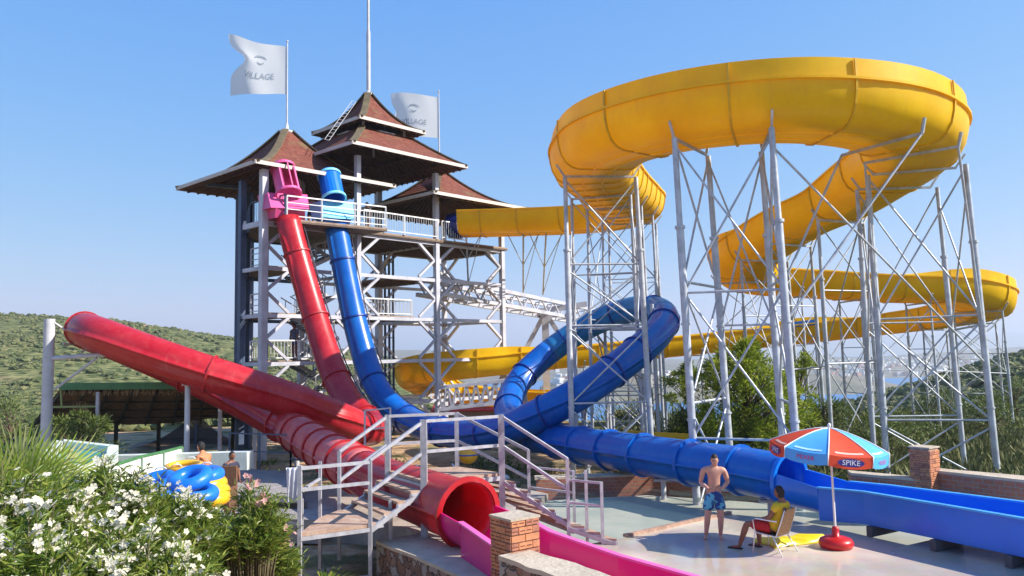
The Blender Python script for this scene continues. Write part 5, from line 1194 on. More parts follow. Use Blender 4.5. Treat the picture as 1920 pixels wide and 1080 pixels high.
# left splash pool
M_TILE = mat('pool rim paint', (0.62, 0.66, 0.60), .6, 0, .12, 2); pl_ = [P(70, 905, 17.5), P(206, 880, 18.6), P(212, 862, 22), P(110, 860, 24)]
pz = max(.0, T(-9.5, 18.5))
sp1 = thing('raised_pool', 'pale walled splash pool with teal water behind the fan palm', 'pool', (pl_[0].x, pl_[0].y, -.6)); poly = [(q.x, q.y) for q in pl_]
cx, cy = sum(p[0] for p in poly)/4, sum(p[1] for p in poly)/4; zt = 3.8-(880-677)*18.6/1500+.25
for k in range(4):
    p, q = V((*poly[k], 0)), V((*poly[(k+1) % 4], 0)); MB().beam((p.x, p.y, (zt-.6)/2), (q.x, q.y, (zt-.6)/2), .25, zt+.6).build('pool_wall', M_TILE, sp1)
MB().prism([(cx+(p[0]-cx)*.97, cy+(p[1]-cy)*.97) for p in poly], zt-.5, zt-.16).build('water', mat('teal water', (0.04, 0.30, 0.27), .06, 0, .1, 2, bump=.2, bscale=5), sp1)
MB().beam(pl_[3]+V((-.4, 0, -.2)), pl_[2]+V((3.4, 1, -.2)), .4, .5).build('pool_ledge', M_TILE, sp1)
# timber sun deck behind, with railings and hanging towel
sdk = thing('timber_deck', 'grey timber sun deck with dark railing at the foot of the tower', 'deck', P(490, 905, 22))
poly = [P(398, 888, 21), P(560, 893, 20.4), P(545, 868, 25), P(430, 866, 26)]; z_ = .35
MB().prism([(q.x, q.y) for q in poly], z_-.16, z_).build('platform', mat('grey boards', (0.30, 0.27, 0.25), .8, 0, .2, 3, bump=.3), sdk)
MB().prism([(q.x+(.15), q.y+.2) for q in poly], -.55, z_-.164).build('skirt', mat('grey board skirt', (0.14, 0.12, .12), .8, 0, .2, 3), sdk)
lp = [P(396, 905, 19.5), P(600, 912, 19.0), P(590, 893, 20.3), P(400, 890, 20.9)]
MB().prism([(q.x, q.y) for q in lp], -.5, .05).build('lower_step', mat('grey boards', (0.30, 0.27, 0.25), .8), sdk)
def drail(a, b, z, h, m, root, lab='railing', nr=2, w=.05):
    L = (b-a).length; n_ = max(1, round(L/1.3)); mb = MB()
    for k in range(n_+1): c_ = a.lerp(b, k/n_); mb.beam((c_.x, c_.y, z), (c_.x, c_.y, z+h), w)
    for k in range(1, nr+1): mb.beam((a.x, a.y, z+h*k/nr), (b.x, b.y, z+h*k/nr), w*.8)
    mb.build(lab, m, root)
drail(poly[3], poly[2], z_, 1.1, M_DSTEEL, sdk); drail(poly[2], P(600, 868, 24), z_, 1.1, M_DSTEEL, sdk, nr=3)
tr = thing('towel_rail', 'pale steel railing by the pink shrub that the towel hangs on', 'railing', P(500, 950, 16.2))
a, b = P(452, 935, 16.3), P(566, 930, 16.6); drail(V((a.x, a.y, 0)), V((b.x, b.y, 0)), -.5, 1.45, M_RAIL, tr, nr=3, w=.055)
tw = P(546, 878, 16.5); vs = []
for side in (-1, 1):
    for j in range(13):
        for i in range(13): u, v = i/12, j/12; L_ = (.72 if side < 0 else .45)*(1-.18*u*u); vs.append(V((tw.x-.1+.26*u*(1-.12*v)+.02*v, tw.y+side*.015+.05*math.sin(u*17+v*2)*(.3+v), tw.z+.03-L_*v-.02)))
MB().add(vs, [(s_*169+j*13+i, s_*169+j*13+i+1, s_*169+(j+1)*13+i+1, s_*169+(j+1)*13+i) for s_ in (0, 1) for j in range(12) for i in range(12)]+[(i, i+1, 169+i+1, 169+i) for i in range(12)], 0, True).build('towel', mat('white towelling', (0.74, 0.74, 0.78), .9, 0, .1, 20, bump=.3, bscale=80), None, label='white striped towel hanging over the rail left of the footbridge', category='towel')
# ------------------------------------------------------------------ swim rings and yellow bin
def torus(mb, c, R_, r, ax, n=30, m=14, mi=0, sq=1.0):
    vs = []; c = V(c)
    for i in range(n):
        a = 2*math.pi*i/n; e = ax[0]*math.cos(a)+ax[1]*math.sin(a)
        for j in range(m): b = 2*math.pi*j/m; vs.append(c+e*(R_+r*math.cos(b))+ax[2]*(r*math.sin(b)*sq))
    return mb.add(vs, [(i*m+j, ((i+1) % n)*m+j, ((i+1) % n)*m+(j+1) % m, i*m+(j+1) % m) for i in range(n) for j in range(m)], mi, True)
M_TB = mat('blue vinyl ring', (0.01, 0.17, 0.66), .35, 0, .15, 5, coat=.25, bump=.2, bscale=14); M_TY = mat('yellow vinyl ring', (0.80, 0.42, 0.01), .3, 0, .1, 3, coat=.4)
def swim(px, py, d, tx, tz, m, lab, R_=.36, r=.15, dbl=False, grp='inflatable swim rings in the pile'):
    c_ = P(px, py, d); M_ = Matrix.Rotation(R(tx), 3, 'X') @ Matrix.Rotation(R(tz), 3, 'Y'); ax = [M_@V(v) for v in ((1, 0, 0), (0, 1, 0), (0, 0, 1))]
    t = thing('swim_ring', lab, 'swim ring', c_-V((0, 0, r)), grp); mb = torus(MB(), c_, R_, r, ax)
    if dbl: torus(mb, c_+ax[0]*.60+ax[2]*.03, R_, r, ax)
    mb.build('tube', m, t)
    hd = MB()
    for k in (-1, 1): q = c_+ax[1]*k*(R_+.02)+ax[2]*(r+.01); hd.pipe([q-ax[0]*.1, q-ax[0]*.06+ax[2]*.035, q+ax[0]*.06+ax[2]*.035, q+ax[0]*.1], .012, 5)
    hd.build('handle', mat('white vinyl', (0.7, .72, .74), .4), t)
swim(292, 908, 13.8, 20, -6, M_TB, 'blue double swim ring at the left front of the pile', dbl=True, R_=.26, r=.12)
swim(298, 926, 13.6, 8, 4, M_TB, 'blue double swim ring lowest in the pile behind the white flowers', dbl=True, R_=.27, r=.12)
swim(376, 893, 15.0, 6, -4, M_TB, 'blue swim ring on top of the yellow rings beside the orange bather', R_=.3, r=.13)
swim(382, 906, 15.0, 2, 2, M_TY, 'upper yellow swim ring under the blue one', R_=.3, r=.12); swim(386, 921, 14.9, -2, 0, M_TY, 'middle yellow swim ring in the stack', R_=.3, r=.13); swim(386, 935, 14.8, 2, -2, M_TY, 'lowest yellow swim ring in the stack', R_=.3, r=.13)
swim(345, 874, 16.2, 5, 0, M_TY, 'pale yellow swim ring lying behind the blue ones', R_=.32, r=.06)
cb_ = P(418, 905, 18.2); ct = thing('wicker_chair', 'brown wicker chair behind the orange bather', 'chair', (cb_.x, cb_.y, -.5)); wk = mat('brown wicker', (0.17, 0.08, 0.04), .8, 0, .3, 20, bump=.5, bscale=50)
MB().box((cb_.x, cb_.y, .95), .62, .1, .95).build('backrest', wk, ct); MB().box((cb_.x, cb_.y-.3, .55), .6, .5, .1).build('seat', wk, ct)
for i in (-1, 1):
    MB().box((cb_.x+i*.29, cb_.y-.25, .8), .06, .5, .4).build('armrest', wk, ct)
    for j in (-1, 1): MB().beam((cb_.x+i*.27, cb_.y-.27+j*.2, -.5), (cb_.x+i*.27, cb_.y-.27+j*.2, .55), .06).build('leg', wk, ct)
# ------------------------------------------------------------------ clutter between the slides
rnd = random.Random(11)
def lounger(c, a, lab):
    f = V((math.cos(a), math.sin(a), 0)); s = V((-f.y, f.x, 0)); L = V(c); t = thing('sun_lounger', lab, 'sun lounger', L, 'white sun loungers beyond the footbridge')
    MB().box(L+f*.2+V((0, 0, .3)), 1.3, .6, .05, (f, s, V((0, 0, 1)))).build('seat', M_WHITE, t); q = (-f*.75+V((0, 0, .66))).normalized(); MB().box(L-f*.72+V((0, 0, .52)), .72, .6, .05, (q, s, q.cross(s))).build('backrest', M_WHITE, t)
    for i in (-.35, .75):
        for j in (-1, 1): MB().beam(L+f*i+s*.26*j, L+f*i+s*.26*j+V((0, 0, .28)), .05).build('leg', M_WHITE, t)
for i, (px, py, d, a, l) in enumerate(((760, 868, 27, .5, 'white lounger left of the tower column seen through the footbridge rails'), (800, 872, 26, .7, 'white lounger seen above the middle of the footbridge platform'), (838, 868, 27, .3, 'white lounger beside the yellow ball behind the footbridge'), (700, 862, 30, .9, 'white lounger just right of the faded red tube'), (905, 872, 27, .2, 'white lounger right of the yellow ball behind the footbridge'))):
    q = P(px, py, d); lounger((q.x, q.y, T(q.x, q.y)), a, l)
q = P(877, 852, 25); t = thing('yellow_ball', 'round yellow float behind the footbridge rails', 'float', (q.x, q.y, q.z-.3)); MB().ell(q, .32, .32, .30, 18, 12).build('float', M_TY, t); torus(MB(), q, .325, .02, (V((1, 0, 0)), V((0, 1, 0)), V((0, 0, 1)))).build('band', M_BLUE, t)
q = P(852, 790, 44); hs = thing('kiosk', 'small kiosk with a red awning beyond the truss', 'kiosk', (q.x, q.y, T(q.x, q.y+6)))
q = P(885, 752, 56); z0 = T(q.x, q.y); MB().box((q.x, q.y, (z0+q.z)/2-.1), 4.4, 3, q.z-z0-.3).build('wall', mat('pale render', (0.55, .5, .42), .9, 0, .15, 2), hs); vs = [(q.x-2.7, q.y-2, q.z-.5), (q.x+2.7, q.y-2, q.z-.5), (q.x+2.4, q.y+.5, q.z+.3), (q.x-2.4, q.y+.5, q.z+.3)]; MB().add(vs+[(a, b, c-.08) for a, b, c in vs], [(0, 1, 2, 3), (7, 6, 5, 4), (0, 4, 5, 1), (1, 5, 6, 2), (2, 6, 7, 3), (3, 7, 4, 0)]).build('awning', mat('red awning', (.5, .05, .03), .7), hs)
for i in (-1.2, .2, 1.4): MB().box((q.x+i, q.y-1.52, q.z-1.4), .8, .05, .9).build('window', mat('kiosk glass', (.05, .07, .09), .15), hs)
for (px, d, w, dp, hh, lab, nm) in ((1868, 62, 7.5, 5, 2.6, 'low house with a red tiled roof among the bushes at the right edge', 'tiled_house'), (1905, 74, 8, 5, 2.8, 'second low house with a red tiled roof farther back at the right edge', 'tiled_house')):
    q = P(px, 842, d); z0 = min(q.z-hh, T(q.x, q.y)-.5); t = thing(nm, lab, 'house', (q.x, q.y, z0)); MB().box((q.x, q.y, (z0+q.z)/2), w, dp, q.z-z0).build('wall', mat('house render', (0.5, .42, .34), .9, 0, .15, 2), t)
    z = q.z; vs = [(q.x-w/2-.4, q.y-dp/2-.5, z), (q.x+w/2+.4, q.y-dp/2-.5, z), (q.x+w/2+.4, q.y+dp/2+.5, z), (q.x-w/2-.4, q.y+dp/2+.5, z), (q.x-w/4, q.y, z+1.1), (q.x+w/4, q.y, z+1.1)]
    MB().add(vs, [(0, 1, 5, 4), (1, 2, 5), (2, 3, 4, 5), (3, 0, 4), (3, 2, 1, 0)]).build('roof', mat('terracotta tiles', (0.38, .13, .07), .85, 0, .3, 2), t)
    for i in (-.3, 0, .3): MB().box((q.x+w*i, q.y-dp/2-.02, z-1.1), .8, .06, .9).build('window', mat('house glass', (.04, .05, .06), .2), t)
# spectator fence posts right behind the tower foot
tf_ = thing('pool_railing', 'pale pool railing behind the left handrail of the footbridge', 'railing', P(700, 800, 24)); a, b = P(684, 770, 23.5), P(732, 768, 24.5); drail(V((a.x, a.y, 0)), V((b.x, b.y, 0)), T(-4, 24), a.z-T(-4, 24), M_STEEL2, tf_, nr=5)
# yellow shallow channel pieces far behind the pine
yb = thing('yellow_trough', 'short yellow trough edge showing above the straight blue tube', 'water slide', P(1250, 850, 30)); a, b = P(1170, 818, 31), P(1300, 826, 30)
MB().beam(a, b, 1.0, .3).build('trough', M_YEL, yb); MB().beam(a+V((0, -.52, .2)), b+V((0, -.52, .2)), .06, .16).build('rim', M_YELR, yb)
for k in (.1, .5, .9): c_ = a.lerp(b, k); MB().beam((c_.x, c_.y, -.6), (c_.x, c_.y, c_.z-.16), .12).build('leg', M_STEEL2, yb)
# ------------------------------------------------------------------ people
def skinmat(name, c, c2): return mat(name, c, .5, 0, .1, 7, col2=c2, spec=.35)
M_HAIR = mat('dark hair', (0.015, 0.011, 0.009), .55, 0, .3, 30, bump=.5, bscale=120); M_EYE = mat('eye dark', (0.02, .015, .012), .3); M_LIP = mat('lips', (0.33, 0.10, 0.08), .5)
def skinned(verts, edges, rads, root, sub=2):
    me = bpy.data.meshes.new('s'); me.from_pydata([tuple(v) for v in verts], edges, []); o = bpy.data.objects.new('s', me); C.objects.link(o)
    md = o.modifiers.new('s', 'SKIN'); md.use_smooth_shade = True; md.branch_smoothing = .6
    if not me.skin_vertices: me.skin_vertices.new()
    for i, r in enumerate(rads): sv = me.skin_vertices[0].data[i]; sv.radius = (r, r) if not isinstance(r, tuple) else r; sv.use_root = (i == root)
    s2 = o.modifiers.new('u', 'SUBSURF'); s2.levels = sub; s2.render_levels = sub
    dg = bpy.context.evaluated_depsgraph_get(); dg.update(); ev = bpy.data.meshes.new_from_object(o.evaluated_get(dg)); vs = [v.co.copy() for v in ev.vertices]; fs = [tuple(p.vertices) for p in ev.polygons]
    bpy.data.objects.remove(o); bpy.data.meshes.remove(me); bpy.data.meshes.remove(ev); return vs, fs
def chain(pts, rads, sub=2, root=0): return skinned(pts, [(i, i+1) for i in range(len(pts)-1)], rads, root, sub)
def headmesh(mb, c, f, up, sc=1.0, hair=True, face=True):
    """c: head centre, f facing, up"""
    f = V(f).normalized(); up = V(up).normalized(); s = f.cross(up).normalized(); up = s.cross(f)
    n, m = 20, 14; vs = []; fs = []
    for j in range(m+1):
        t = math.pi*j/m
        for k in range(n):
            a = 2*math.pi*k/n; x = math.sin(t)*math.cos(a); y = math.sin(t)*math.sin(a); z = math.cos(t)   # x side, y front
            w = .075*(1-.22*max(0, -z)**1.5); dpt = .095*(1-.10*max(0, -z)); zz = z*.118
            yy = y*dpt
            if y > 0 and abs(x) < .5:
                if -.35 < z < .12: yy += .020*math.exp(-(x/.16)**2)*math.exp(-((z+.18)/.14)**2)   # nose
                if -.05 < z < .2: yy -= .007*math.exp(-((abs(x)-.33)/.14)**2)
                if z < -.55: yy += .008*math.exp(-(x/.3)**2)
            vs.append(V(c)+(s*x*w+f*(yy+.005)+up*zz)*sc)
    for j in range(m):
        for k in range(n): fs.append((j*n+k, (j+1)*n+k, (j+1)*n+(k+1) % n, j*n+(k+1) % n))
    mb.add(vs, fs, 0, True)
    for sg in (-1, 1):
        mb.ell(V(c)+(s*sg*.074-f*.005-up*.012)*sc, .010*sc, .018*sc, .030*sc, 8, 6, 0)
        if face:
            mb.ell(V(c)+(s*sg*.030+f*.088+up*.012)*sc, .012*sc, .006*sc, .006*sc, 8, 5, 1)
            mb.beam(V(c)+(s*sg*.015+f*.096+up*.034)*sc, V(c)+(s*sg*.046+f*.086+up*.032)*sc, .006*sc, .007*sc, 1)
    if face: mb.ell(V(c)+(f*.094-up*.062)*sc, .022*sc, .006*sc, .006*sc, 8, 5, 2)
def hairmesh(c, f, up, sc=1.0, seed=1, long=False):
    f = V(f).normalized(); up = V(up).normalized(); s = f.cross(up).normalized(); up = s.cross(f); rr = random.Random(seed); mb = MB(); n, m = 22, 12; vs = []; fs = []
    for j in range(m+1):
        for k in range(n):
            a = 2*math.pi*k/n; y = math.sin(a); lim = (.31 if y > .45 else (.38 if y > .25 else (.55 if y > -.25 else .78)))
            t = math.pi*lim*j/m; x = math.sin(t)*math.cos(a); yy = math.sin(t)*y; z = math.cos(t); jt = 1+rr.uniform(-.03, .05)
            vs.append(V(c)+(s*x*.083*jt+f*(yy*.103*jt-.002)+up*(z*.13*jt+.002))*sc)
    for j in range(m):
        for k in range(n): fs.append((j*n+k, (j+1)*n+k, (j+1)*n+(k+1) % n, j*n+(k+1) % n))
    return mb.add(vs, fs, 0, True)
def hand(mb, w, dirn, palm, thumb, sc=1.0, curl=.5, mi=0):
    """w wrist, dirn along the hand, palm = palm normal, thumb = side of the thumb"""
    dirn, palm, thumb = V(dirn).normalized(), V(palm).normalized(), V(thumb).normalized()
    vs, fs = chain([w, w+dirn*.035*sc, w+dirn*.085*sc], [(.024*sc, .019*sc), (.034*sc, .018*sc), (.036*sc, .015*sc)], 2); mb.add(vs, fs, mi, True)
    for k, L in enumerate((.070, .078, .073, .058)):
        o = w+dirn*.082*sc+thumb*(.028-.019*k)*sc; p1 = o+(dirn*math.cos(curl*.6)+palm*math.sin(curl*.6))*L*.45*sc; p2 = p1+(dirn*math.cos(curl*1.5)+palm*math.sin(curl*1.5))*L*.32*sc; p3 = p2+(dirn*math.cos(curl*2.2)+palm*math.sin(curl*2.2))*L*.25*sc
        vs, fs = chain([o-dirn*.02*sc, o, p1, p2, p3], [.009*sc, .009*sc, .0085*sc, .008*sc, .0065*sc], 1); mb.add(vs, fs, mi, True)
    o = w+dirn*.025*sc+thumb*.022*sc; vs, fs = chain([o, o+(dirn*.55+thumb*.8).normalized()*.035*sc, o+(dirn*.75+thumb*.55+palm*.3).normalized()*.06*sc, o+(dirn*.9+thumb*.35+palm*.45).normalized()*.085*sc], [.013*sc, .012*sc, .010*sc, .008*sc], 1); mb.add(vs, fs, mi, True)
def person(label, loc, J, skin, f, headup=(0, 0, 1), hands=None, fhead=None, sc=1.0, face=True, hairseed=1, group=None, longhair=False):
    """J: dict of world joints"""
    t = thing('person', label, 'person', loc, group); k = list(J['order']) if 'order' in J else None
    V_ = []; E = []; Rr = []
    def a(p, r): V_.append(V(p)); Rr.append(r); return len(V_)-1
    pel = a(J['pelvis'], (.118*sc, .170*sc)); w = a(J['waist'], (.112*sc, .158*sc)); ch = a(J['chest'], (.128*sc, .192*sc)); uc = a(V(J['chest']).lerp(V(J['neck']), .6), (.10*sc, .165*sc)); nk = a(J['neck'], .064*sc); hd = a(J['head'] - V(headup).normalized()*.03*sc, .052*sc)
    E += [(pel, w), (w, ch), (ch, uc), (uc, nk), (nk, hd)]
    for sd_ in 'LR':
        sh_ = a(J['sh'+sd_], .066*sc); mu = a(V(J['sh'+sd_]).lerp(V(J['el'+sd_]), .45), .058*sc); el = a(J['el'+sd_], .046*sc); mf = a(V(J['el'+sd_]).lerp(V(J['wr'+sd_]), .35), .046*sc); wr = a(J['wr'+sd_], .029*sc)
        E += [(uc, sh_), (sh_, mu), (mu, el), (el, mf), (mf, wr)]
        hp = a(J['hip'+sd_], .102*sc); mt = a(V(J['hip'+sd_]).lerp(V(J['kn'+sd_]), .45), .092*sc); kn = a(J['kn'+sd_], .064*sc); cf = a(V(J['kn'+sd_]).lerp(V(J['an'+sd_]), .32)+V(J.get('calf', (0, 0, 0))), .067*sc); an = a(J['an'+sd_], .040*sc); he = a(V(J['an'+sd_])+V((0, 0, -.035*sc)), .036*sc); ba = a(V(J['toe'+sd_]).lerp(V(J['an'+sd_]), .35)+V((0, 0, -.02*sc)), (.040*sc, .026*sc)); to = a(J['toe'+sd_], (.036*sc, .018*sc))
        E += [(pel, hp), (hp, mt), (mt, kn), (kn, cf), (cf, an), (an, he), (he, ba), (ba, to)]
    vs, fs = skinned(V_, E, Rr, pel, 2); mb = MB().add(vs, fs, 0, True)
    headmesh(mb, J['head'], fhead or f, headup, sc*.98, face=face)
    if hands:
        for h in hands: hand(mb, *h)
    mb.build('body', [skin, M_EYE, M_LIP], t)
    hairmesh(J['head'], fhead or f, headup, sc*.98, hairseed, longhair).build('hair', M_HAIR, t)
    return t
def cloth(root, name, chains, m, sub=2):
    mb = MB()
    for pts, rads, edges, rt in chains:
        vs, fs = skinned([V(p) for p in pts], edges or [(i, i+1) for i in range(len(pts)-1)], rads, rt, sub); mb.add(vs, fs, 0, True)
    return mb.build(name, m, root)
# --- standing bather
M_SK1 = skinmat('bather skin', (0.50, 0.27, 0.19), (0.58, 0.34, 0.25)); S0 = G(1341, 1010, 0); ox, oy = S0.x, S0.y
f1 = V((-.12, -1, 0)).normalized(); s1 = V((1, -.12, 0)).normalized()      # s1 = image right (his left)
def b1(x, y, z): return V((ox, oy, 0))+s1*x+f1*y+V((0, 0, z))
J = dict(pelvis=b1(.01, -.02, .90), waist=b1(.015, -.02, 1.05), chest=b1(.02, -.01, 1.24), neck=b1(.03, .03, 1.46), head=b1(.035, .085, 1.585),
         shR=b1(-.185, .0, 1.385), elR=b1(-.25, -.04, 1.12), wrR=b1(-.12, .17, 1.03), shL=b1(.225, .0, 1.385), elL=b1(.30, -.03, 1.13), wrL=b1(.15, .18, 1.03),
         hipR=b1(-.085, -.01, .86), knR=b1(-.135, .04, .47), anR=b1(-.175, -.02, .085), toeR=b1(-.235, .14, .022), hipL=b1(.10, -.01, .86), knL=b1(.125, .05, .47), anL=b1(.115, -.03, .085), toeL=b1(.13, .145, .022))
man = person('man in blue swim shorts standing on the wet deck, hands together at his waist', (ox, oy, 0), J, M_SK1, f1, (0.0, .12, 1), hands=[(b1(-.12, .17, 1.03), s1*.75+f1*.45+V((0, 0, -.1)), -V((0, 0, .6))-f1*.2, V((0, 0, 1))*.8+f1*.5, .95, .7), (b1(.15, .18, 1.03), -s1*.75+f1*.4+V((0, 0, -.05)), -V((0, 0, .6))-f1*.2, V((0, 0, 1))*.8+f1*.5, .95, .7)], fhead=(f1-V((0, 0, .32))-s1*.1))
mshort = bpy.data.materials.new('patterned swim shorts'); mshort.use_nodes = True; n = mshort.node_tree; b_ = n.nodes['Principled BSDF']; b_.inputs['Roughness'].default_value = .75; tc = n.nodes.new('ShaderNodeTexCoord'); v_ = n.nodes.new('ShaderNodeTexVoronoi'); v_.inputs['Scale'].default_value = 14; n.links.new(tc.outputs['Object'], v_.inputs['Vector'])
cr_ = n.nodes.new('ShaderNodeValToRGB'); cr_.color_ramp.interpolation = 'CONSTANT'; e = cr_.color_ramp.elements; e[0].color = (.01, .05, .22, 1); e[1].position = .42; e[1].color = (.02, .16, .36, 1); x = e.new(.72); x.color = (.10, .42, .55, 1); sp_ = n.nodes.new('ShaderNodeSeparateColor'); n.links.new(v_.outputs['Color'], sp_.inputs[0]); n.links.new(sp_.outputs[1], cr_.inputs[0]); n.links.new(cr_.outputs[0], b_.inputs['Base Color'])
cloth(man, 'swim_shorts', [([b1(.01, -.02, .99), b1(.01, -.02, .88), b1(-.09, -.0, .80), b1(-.115, .015, .66), b1(-.125, .03, .55), b1(.11, -.0, .80), b1(.125, .015, .66), b1(.13, .03, .56)], [(.132, .178), (.138, .186), .124, .122, .120, .124, .122, .120], [(0, 1), (1, 2), (2, 3), (3, 4), (1, 5), (5, 6), (6, 7)], 1)], mshort)
# --- seated lifeguard
M_SK2 = skinmat('tanned skin', (0.20, 0.085, 0.05), (0.27, 0.12, 0.07)); f2 = CF; s2 = V((f2.y, -f2.x, 0))   # s2 = his right
def b2(x, y, z): return V((CL.x, CL.y, 0))+s2*x+f2*y+V((0, 0, z))
J = dict(pelvis=b2(0, -.08, .44), waist=b2(0, -.13, .56), chest=b2(0, -.20, .76), neck=b2(0, -.22, .99), head=b2(0, -.17, 1.115),
         shR=b2(.18, -.2, .91), elR=b2(.27, -.1, .67), wrR=b2(.17, .14, .62), shL=b2(-.18, -.2, .91), elL=b2(-.27, -.08, .67), wrL=b2(-.15, .17, .60),
         hipR=b2(.10, -.04, .44), knR=b2(.18, .40, .50), anR=b2(.15, .36, .09), toeR=b2(.17, .53, .035), hipL=b2(-.10, -.04, .44), knL=b2(-.19, .42, .50), anL=b2(-.24, .56, .09), toeL=b2(-.27, .73, .035))
lg = person('lifeguard in yellow shirt and red shorts sitting in the tan chair, seen from behind', (CL.x, CL.y, 0), J, M_SK2, f2, (0, 0, 1), hands=[(b2(.17, .14, .62), f2-V((0, 0, .3)), -V((0, 0, 1)), -s2, .95, .4), (b2(-.15, .17, .6), f2-V((0, 0, .3)), -V((0, 0, 1)), s2, .95, .4)], hairseed=4)
mys = mat('yellow t-shirt', (0.66, 0.47, 0.02), .85, 0, .08, 6, bump=.3, bscale=12); mrs = mat('red shorts', (0.42, 0.012, 0.015), .8, 0, .1, 6)
cloth(lg, 'shirt', [([b2(0, -.08, .47), b2(0, -.14, .60), b2(0, -.205, .77), b2(0, -.215, .90), b2(0, -.215, .955), b2(.19, -.2, .905), b2(.245, -.14, .77), b2(-.19, -.2, .905), b2(-.245, -.13, .77)], [(.19, .142), (.182, .138), (.212, .148), (.178, .118), (.085, .08), .084, .078, .084, .078], [(0, 1), (1, 2), (2, 3), (3, 4), (3, 5), (5, 6), (3, 7), (7, 8)], 1)], mys)
cloth(lg, 'shorts', [([b2(0, -.1, .45), b2(.11, .02, .46), b2(.155, .26, .49), b2(.165, .33, .495), b2(-.11, .02, .46), b2(-.16, .26, .49), b2(-.175, .34, .495)], [(.185, .13), .12, .108, .102, .12, .108, .102], [(0, 1), (1, 2), (2, 3), (0, 4), (4, 5), (5, 6)], 0)], mrs)
for sg, (ax_, tx_) in ((1, (J['anR'], J['toeR'])), (-1, (J['anL'], J['toeL']))):
    a_, b_v = V(ax_), V(tx_); d_ = (b_v-a_); d_.z = 0; d_.normalize(); c_ = (a_+b_v)/2; c_.z = .012; MB().box(c_+d_*.01, .27, .095, .022, (d_, V((-d_.y, d_.x, 0)), V((0, 0, 1)))).build('sandal', mat('black sandal', (.02, .02, .022), .6), lg)
# --- orange-skinned bather on the left
M_SK3 = skinmat('sunburnt skin', (0.48, 0.17, 0.07), (0.58, 0.24, 0.11)); c3 = P(384, 905, 19.4); g3 = .12
f3 = V((-.9, .35, 0)).normalized(); s3 = V((f3.y, -f3.x, 0))
def b3(x, y, z): return V((c3.x, c3.y, g3))+s3*x+f3*y+V((0, 0, z))
J = dict(pelvis=b3(0, -.0, .92), waist=b3(0, .02, 1.07), chest=b3(0, .04, 1.27), neck=b3(0, .08, 1.49), head=b3(0, .13, 1.61), shR=b3(.18, .04, 1.4), elR=b3(.22, .10, 1.12), wrR=b3(.16, .32, 1.0), shL=b3(-.18, .06, 1.4), elL=b3(-.22, .12, 1.12), wrL=b3(-.14, .34, 1.02),
         hipR=b3(.09, 0, .87), knR=b3(.10, .03, .48), anR=b3(.10, -.02, .09), toeR=b3(.11, .15, .03), hipL=b3(-.09, 0, .87), knL=b3(-.1, .08, .48), anL=b3(-.1, .03, .09), toeL=b3(-.11, .2, .03))
p3 = person('suntanned bather in red trunks standing beside the pile of swim rings', (c3.x, c3.y, g3), J, M_SK3, f3, (0, 0, 1), hands=[(b3(.16, .32, 1.0), f3, V((0, 0, -1)), -s3, .95, .4), (b3(-.14, .34, 1.02), f3, V((0, 0, -1)), s3, .95, .4)], hairseed=8)
cloth(p3, 'trunks', [([b3(0, 0, .99), b3(0, 0, .9), b3(.095, .0, .8), b3(.1, .01, .62), b3(-.095, .0, .8), b3(-.1, .02, .62)], [(.13, .176), (.134, .184), .12, .114, .12, .114], [(0, 1), (1, 2), (2, 3), (1, 4), (4, 5)], 1)], mat('red trunks', (.45, .02, .02), .8))
# --- distant people, simple standing figures
def smallperson(px, py, d, gz, face, skin, shirt, label, hgt=1.7, armup=False, shorts=(0.03, .04, .12), seat=False):
    c_ = P(px, py, d); z0 = gz if gz is not None else c_.z-1.0; f = V(face).normalized(); s = V((f.y, -f.x, 0)); k = hgt/1.72
    def b(x, y, z): return V((c_.x, c_.y, z0))+s*x*k+f*y*k+V((0, 0, z*k))
    J = dict(pelvis=b(0, 0, .92), waist=b(0, .01, 1.07), chest=b(0, .02, 1.27), neck=b(0, .04, 1.49), head=b(0, .07, 1.61), shR=b(.18, .02, 1.4), elR=b(.24, .05, 1.13), wrR=b(.2, .25, 1.05) if armup else b(.24, .1, .9), shL=b(-.18, .02, 1.4), elL=b(-.24, .05, 1.13), wrL=b(-.2, .27, 1.08) if armup else b(-.24, .1, .9),
             hipR=b(.09, 0, .87), knR=b(.10, .03, .48), anR=b(.10, -.02, .09), toeR=b(.11, .15, .03), hipL=b(-.09, 0, .87), knL=b(-.1, .03, .48), anL=b(-.1, -.02, .09), toeL=b(-.11, .15, .03))
    t = person(label, (c_.x, c_.y, z0), J, skin, f, (0, 0, 1), hands=[(J['wrR'], f-V((0, 0, .6)), -s, f, .95*k, .3), (J['wrL'], f-V((0, 0, .6)), s, f, .95*k, .3)], sc=k, hairseed=3)
    cloth(t, 'shorts', [([b(0, 0, .99), b(0, 0, .9), b(.095, .0, .8), b(.1, .01, .62), b(-.095, .0, .8), b(-.1, .01, .62)], [(.13*k, .176*k), (.134*k, .184*k), .12*k, .114*k, .12*k, .114*k], [(0, 1), (1, 2), (2, 3), (1, 4), (4, 5)], 1)], mat('shorts '+str(shorts), shorts, .8), 1)
    if shirt: cloth(t, 'shirt', [([b(0, 0, .93), b(0, .01, 1.08), b(0, .02, 1.27), b(0, .03, 1.4), b(0, .035, 1.46), b(.19, .02, 1.39), b(.235, .04, 1.22), b(-.19, .02, 1.39), b(-.235, .04, 1.22)], [(.14*k, .185*k), (.13*k, .18*k), (.145*k, .208*k), (.115*k, .176*k), .08*k, .082*k, .076*k, .082*k, .076*k], [(0, 1), (1, 2), (2, 3), (3, 4), (3, 5), (5, 6), (3, 7), (7, 8)], 1)], mat('shirt '+str(shirt), shirt, .85), 1)
    return t
smallperson(583, 350, 38.2, 9.95, (.3, -1, 0), M_SK2, (.6, .3, .28), 'attendant between the pink and blue launch capsules at the tower top', armup=True)
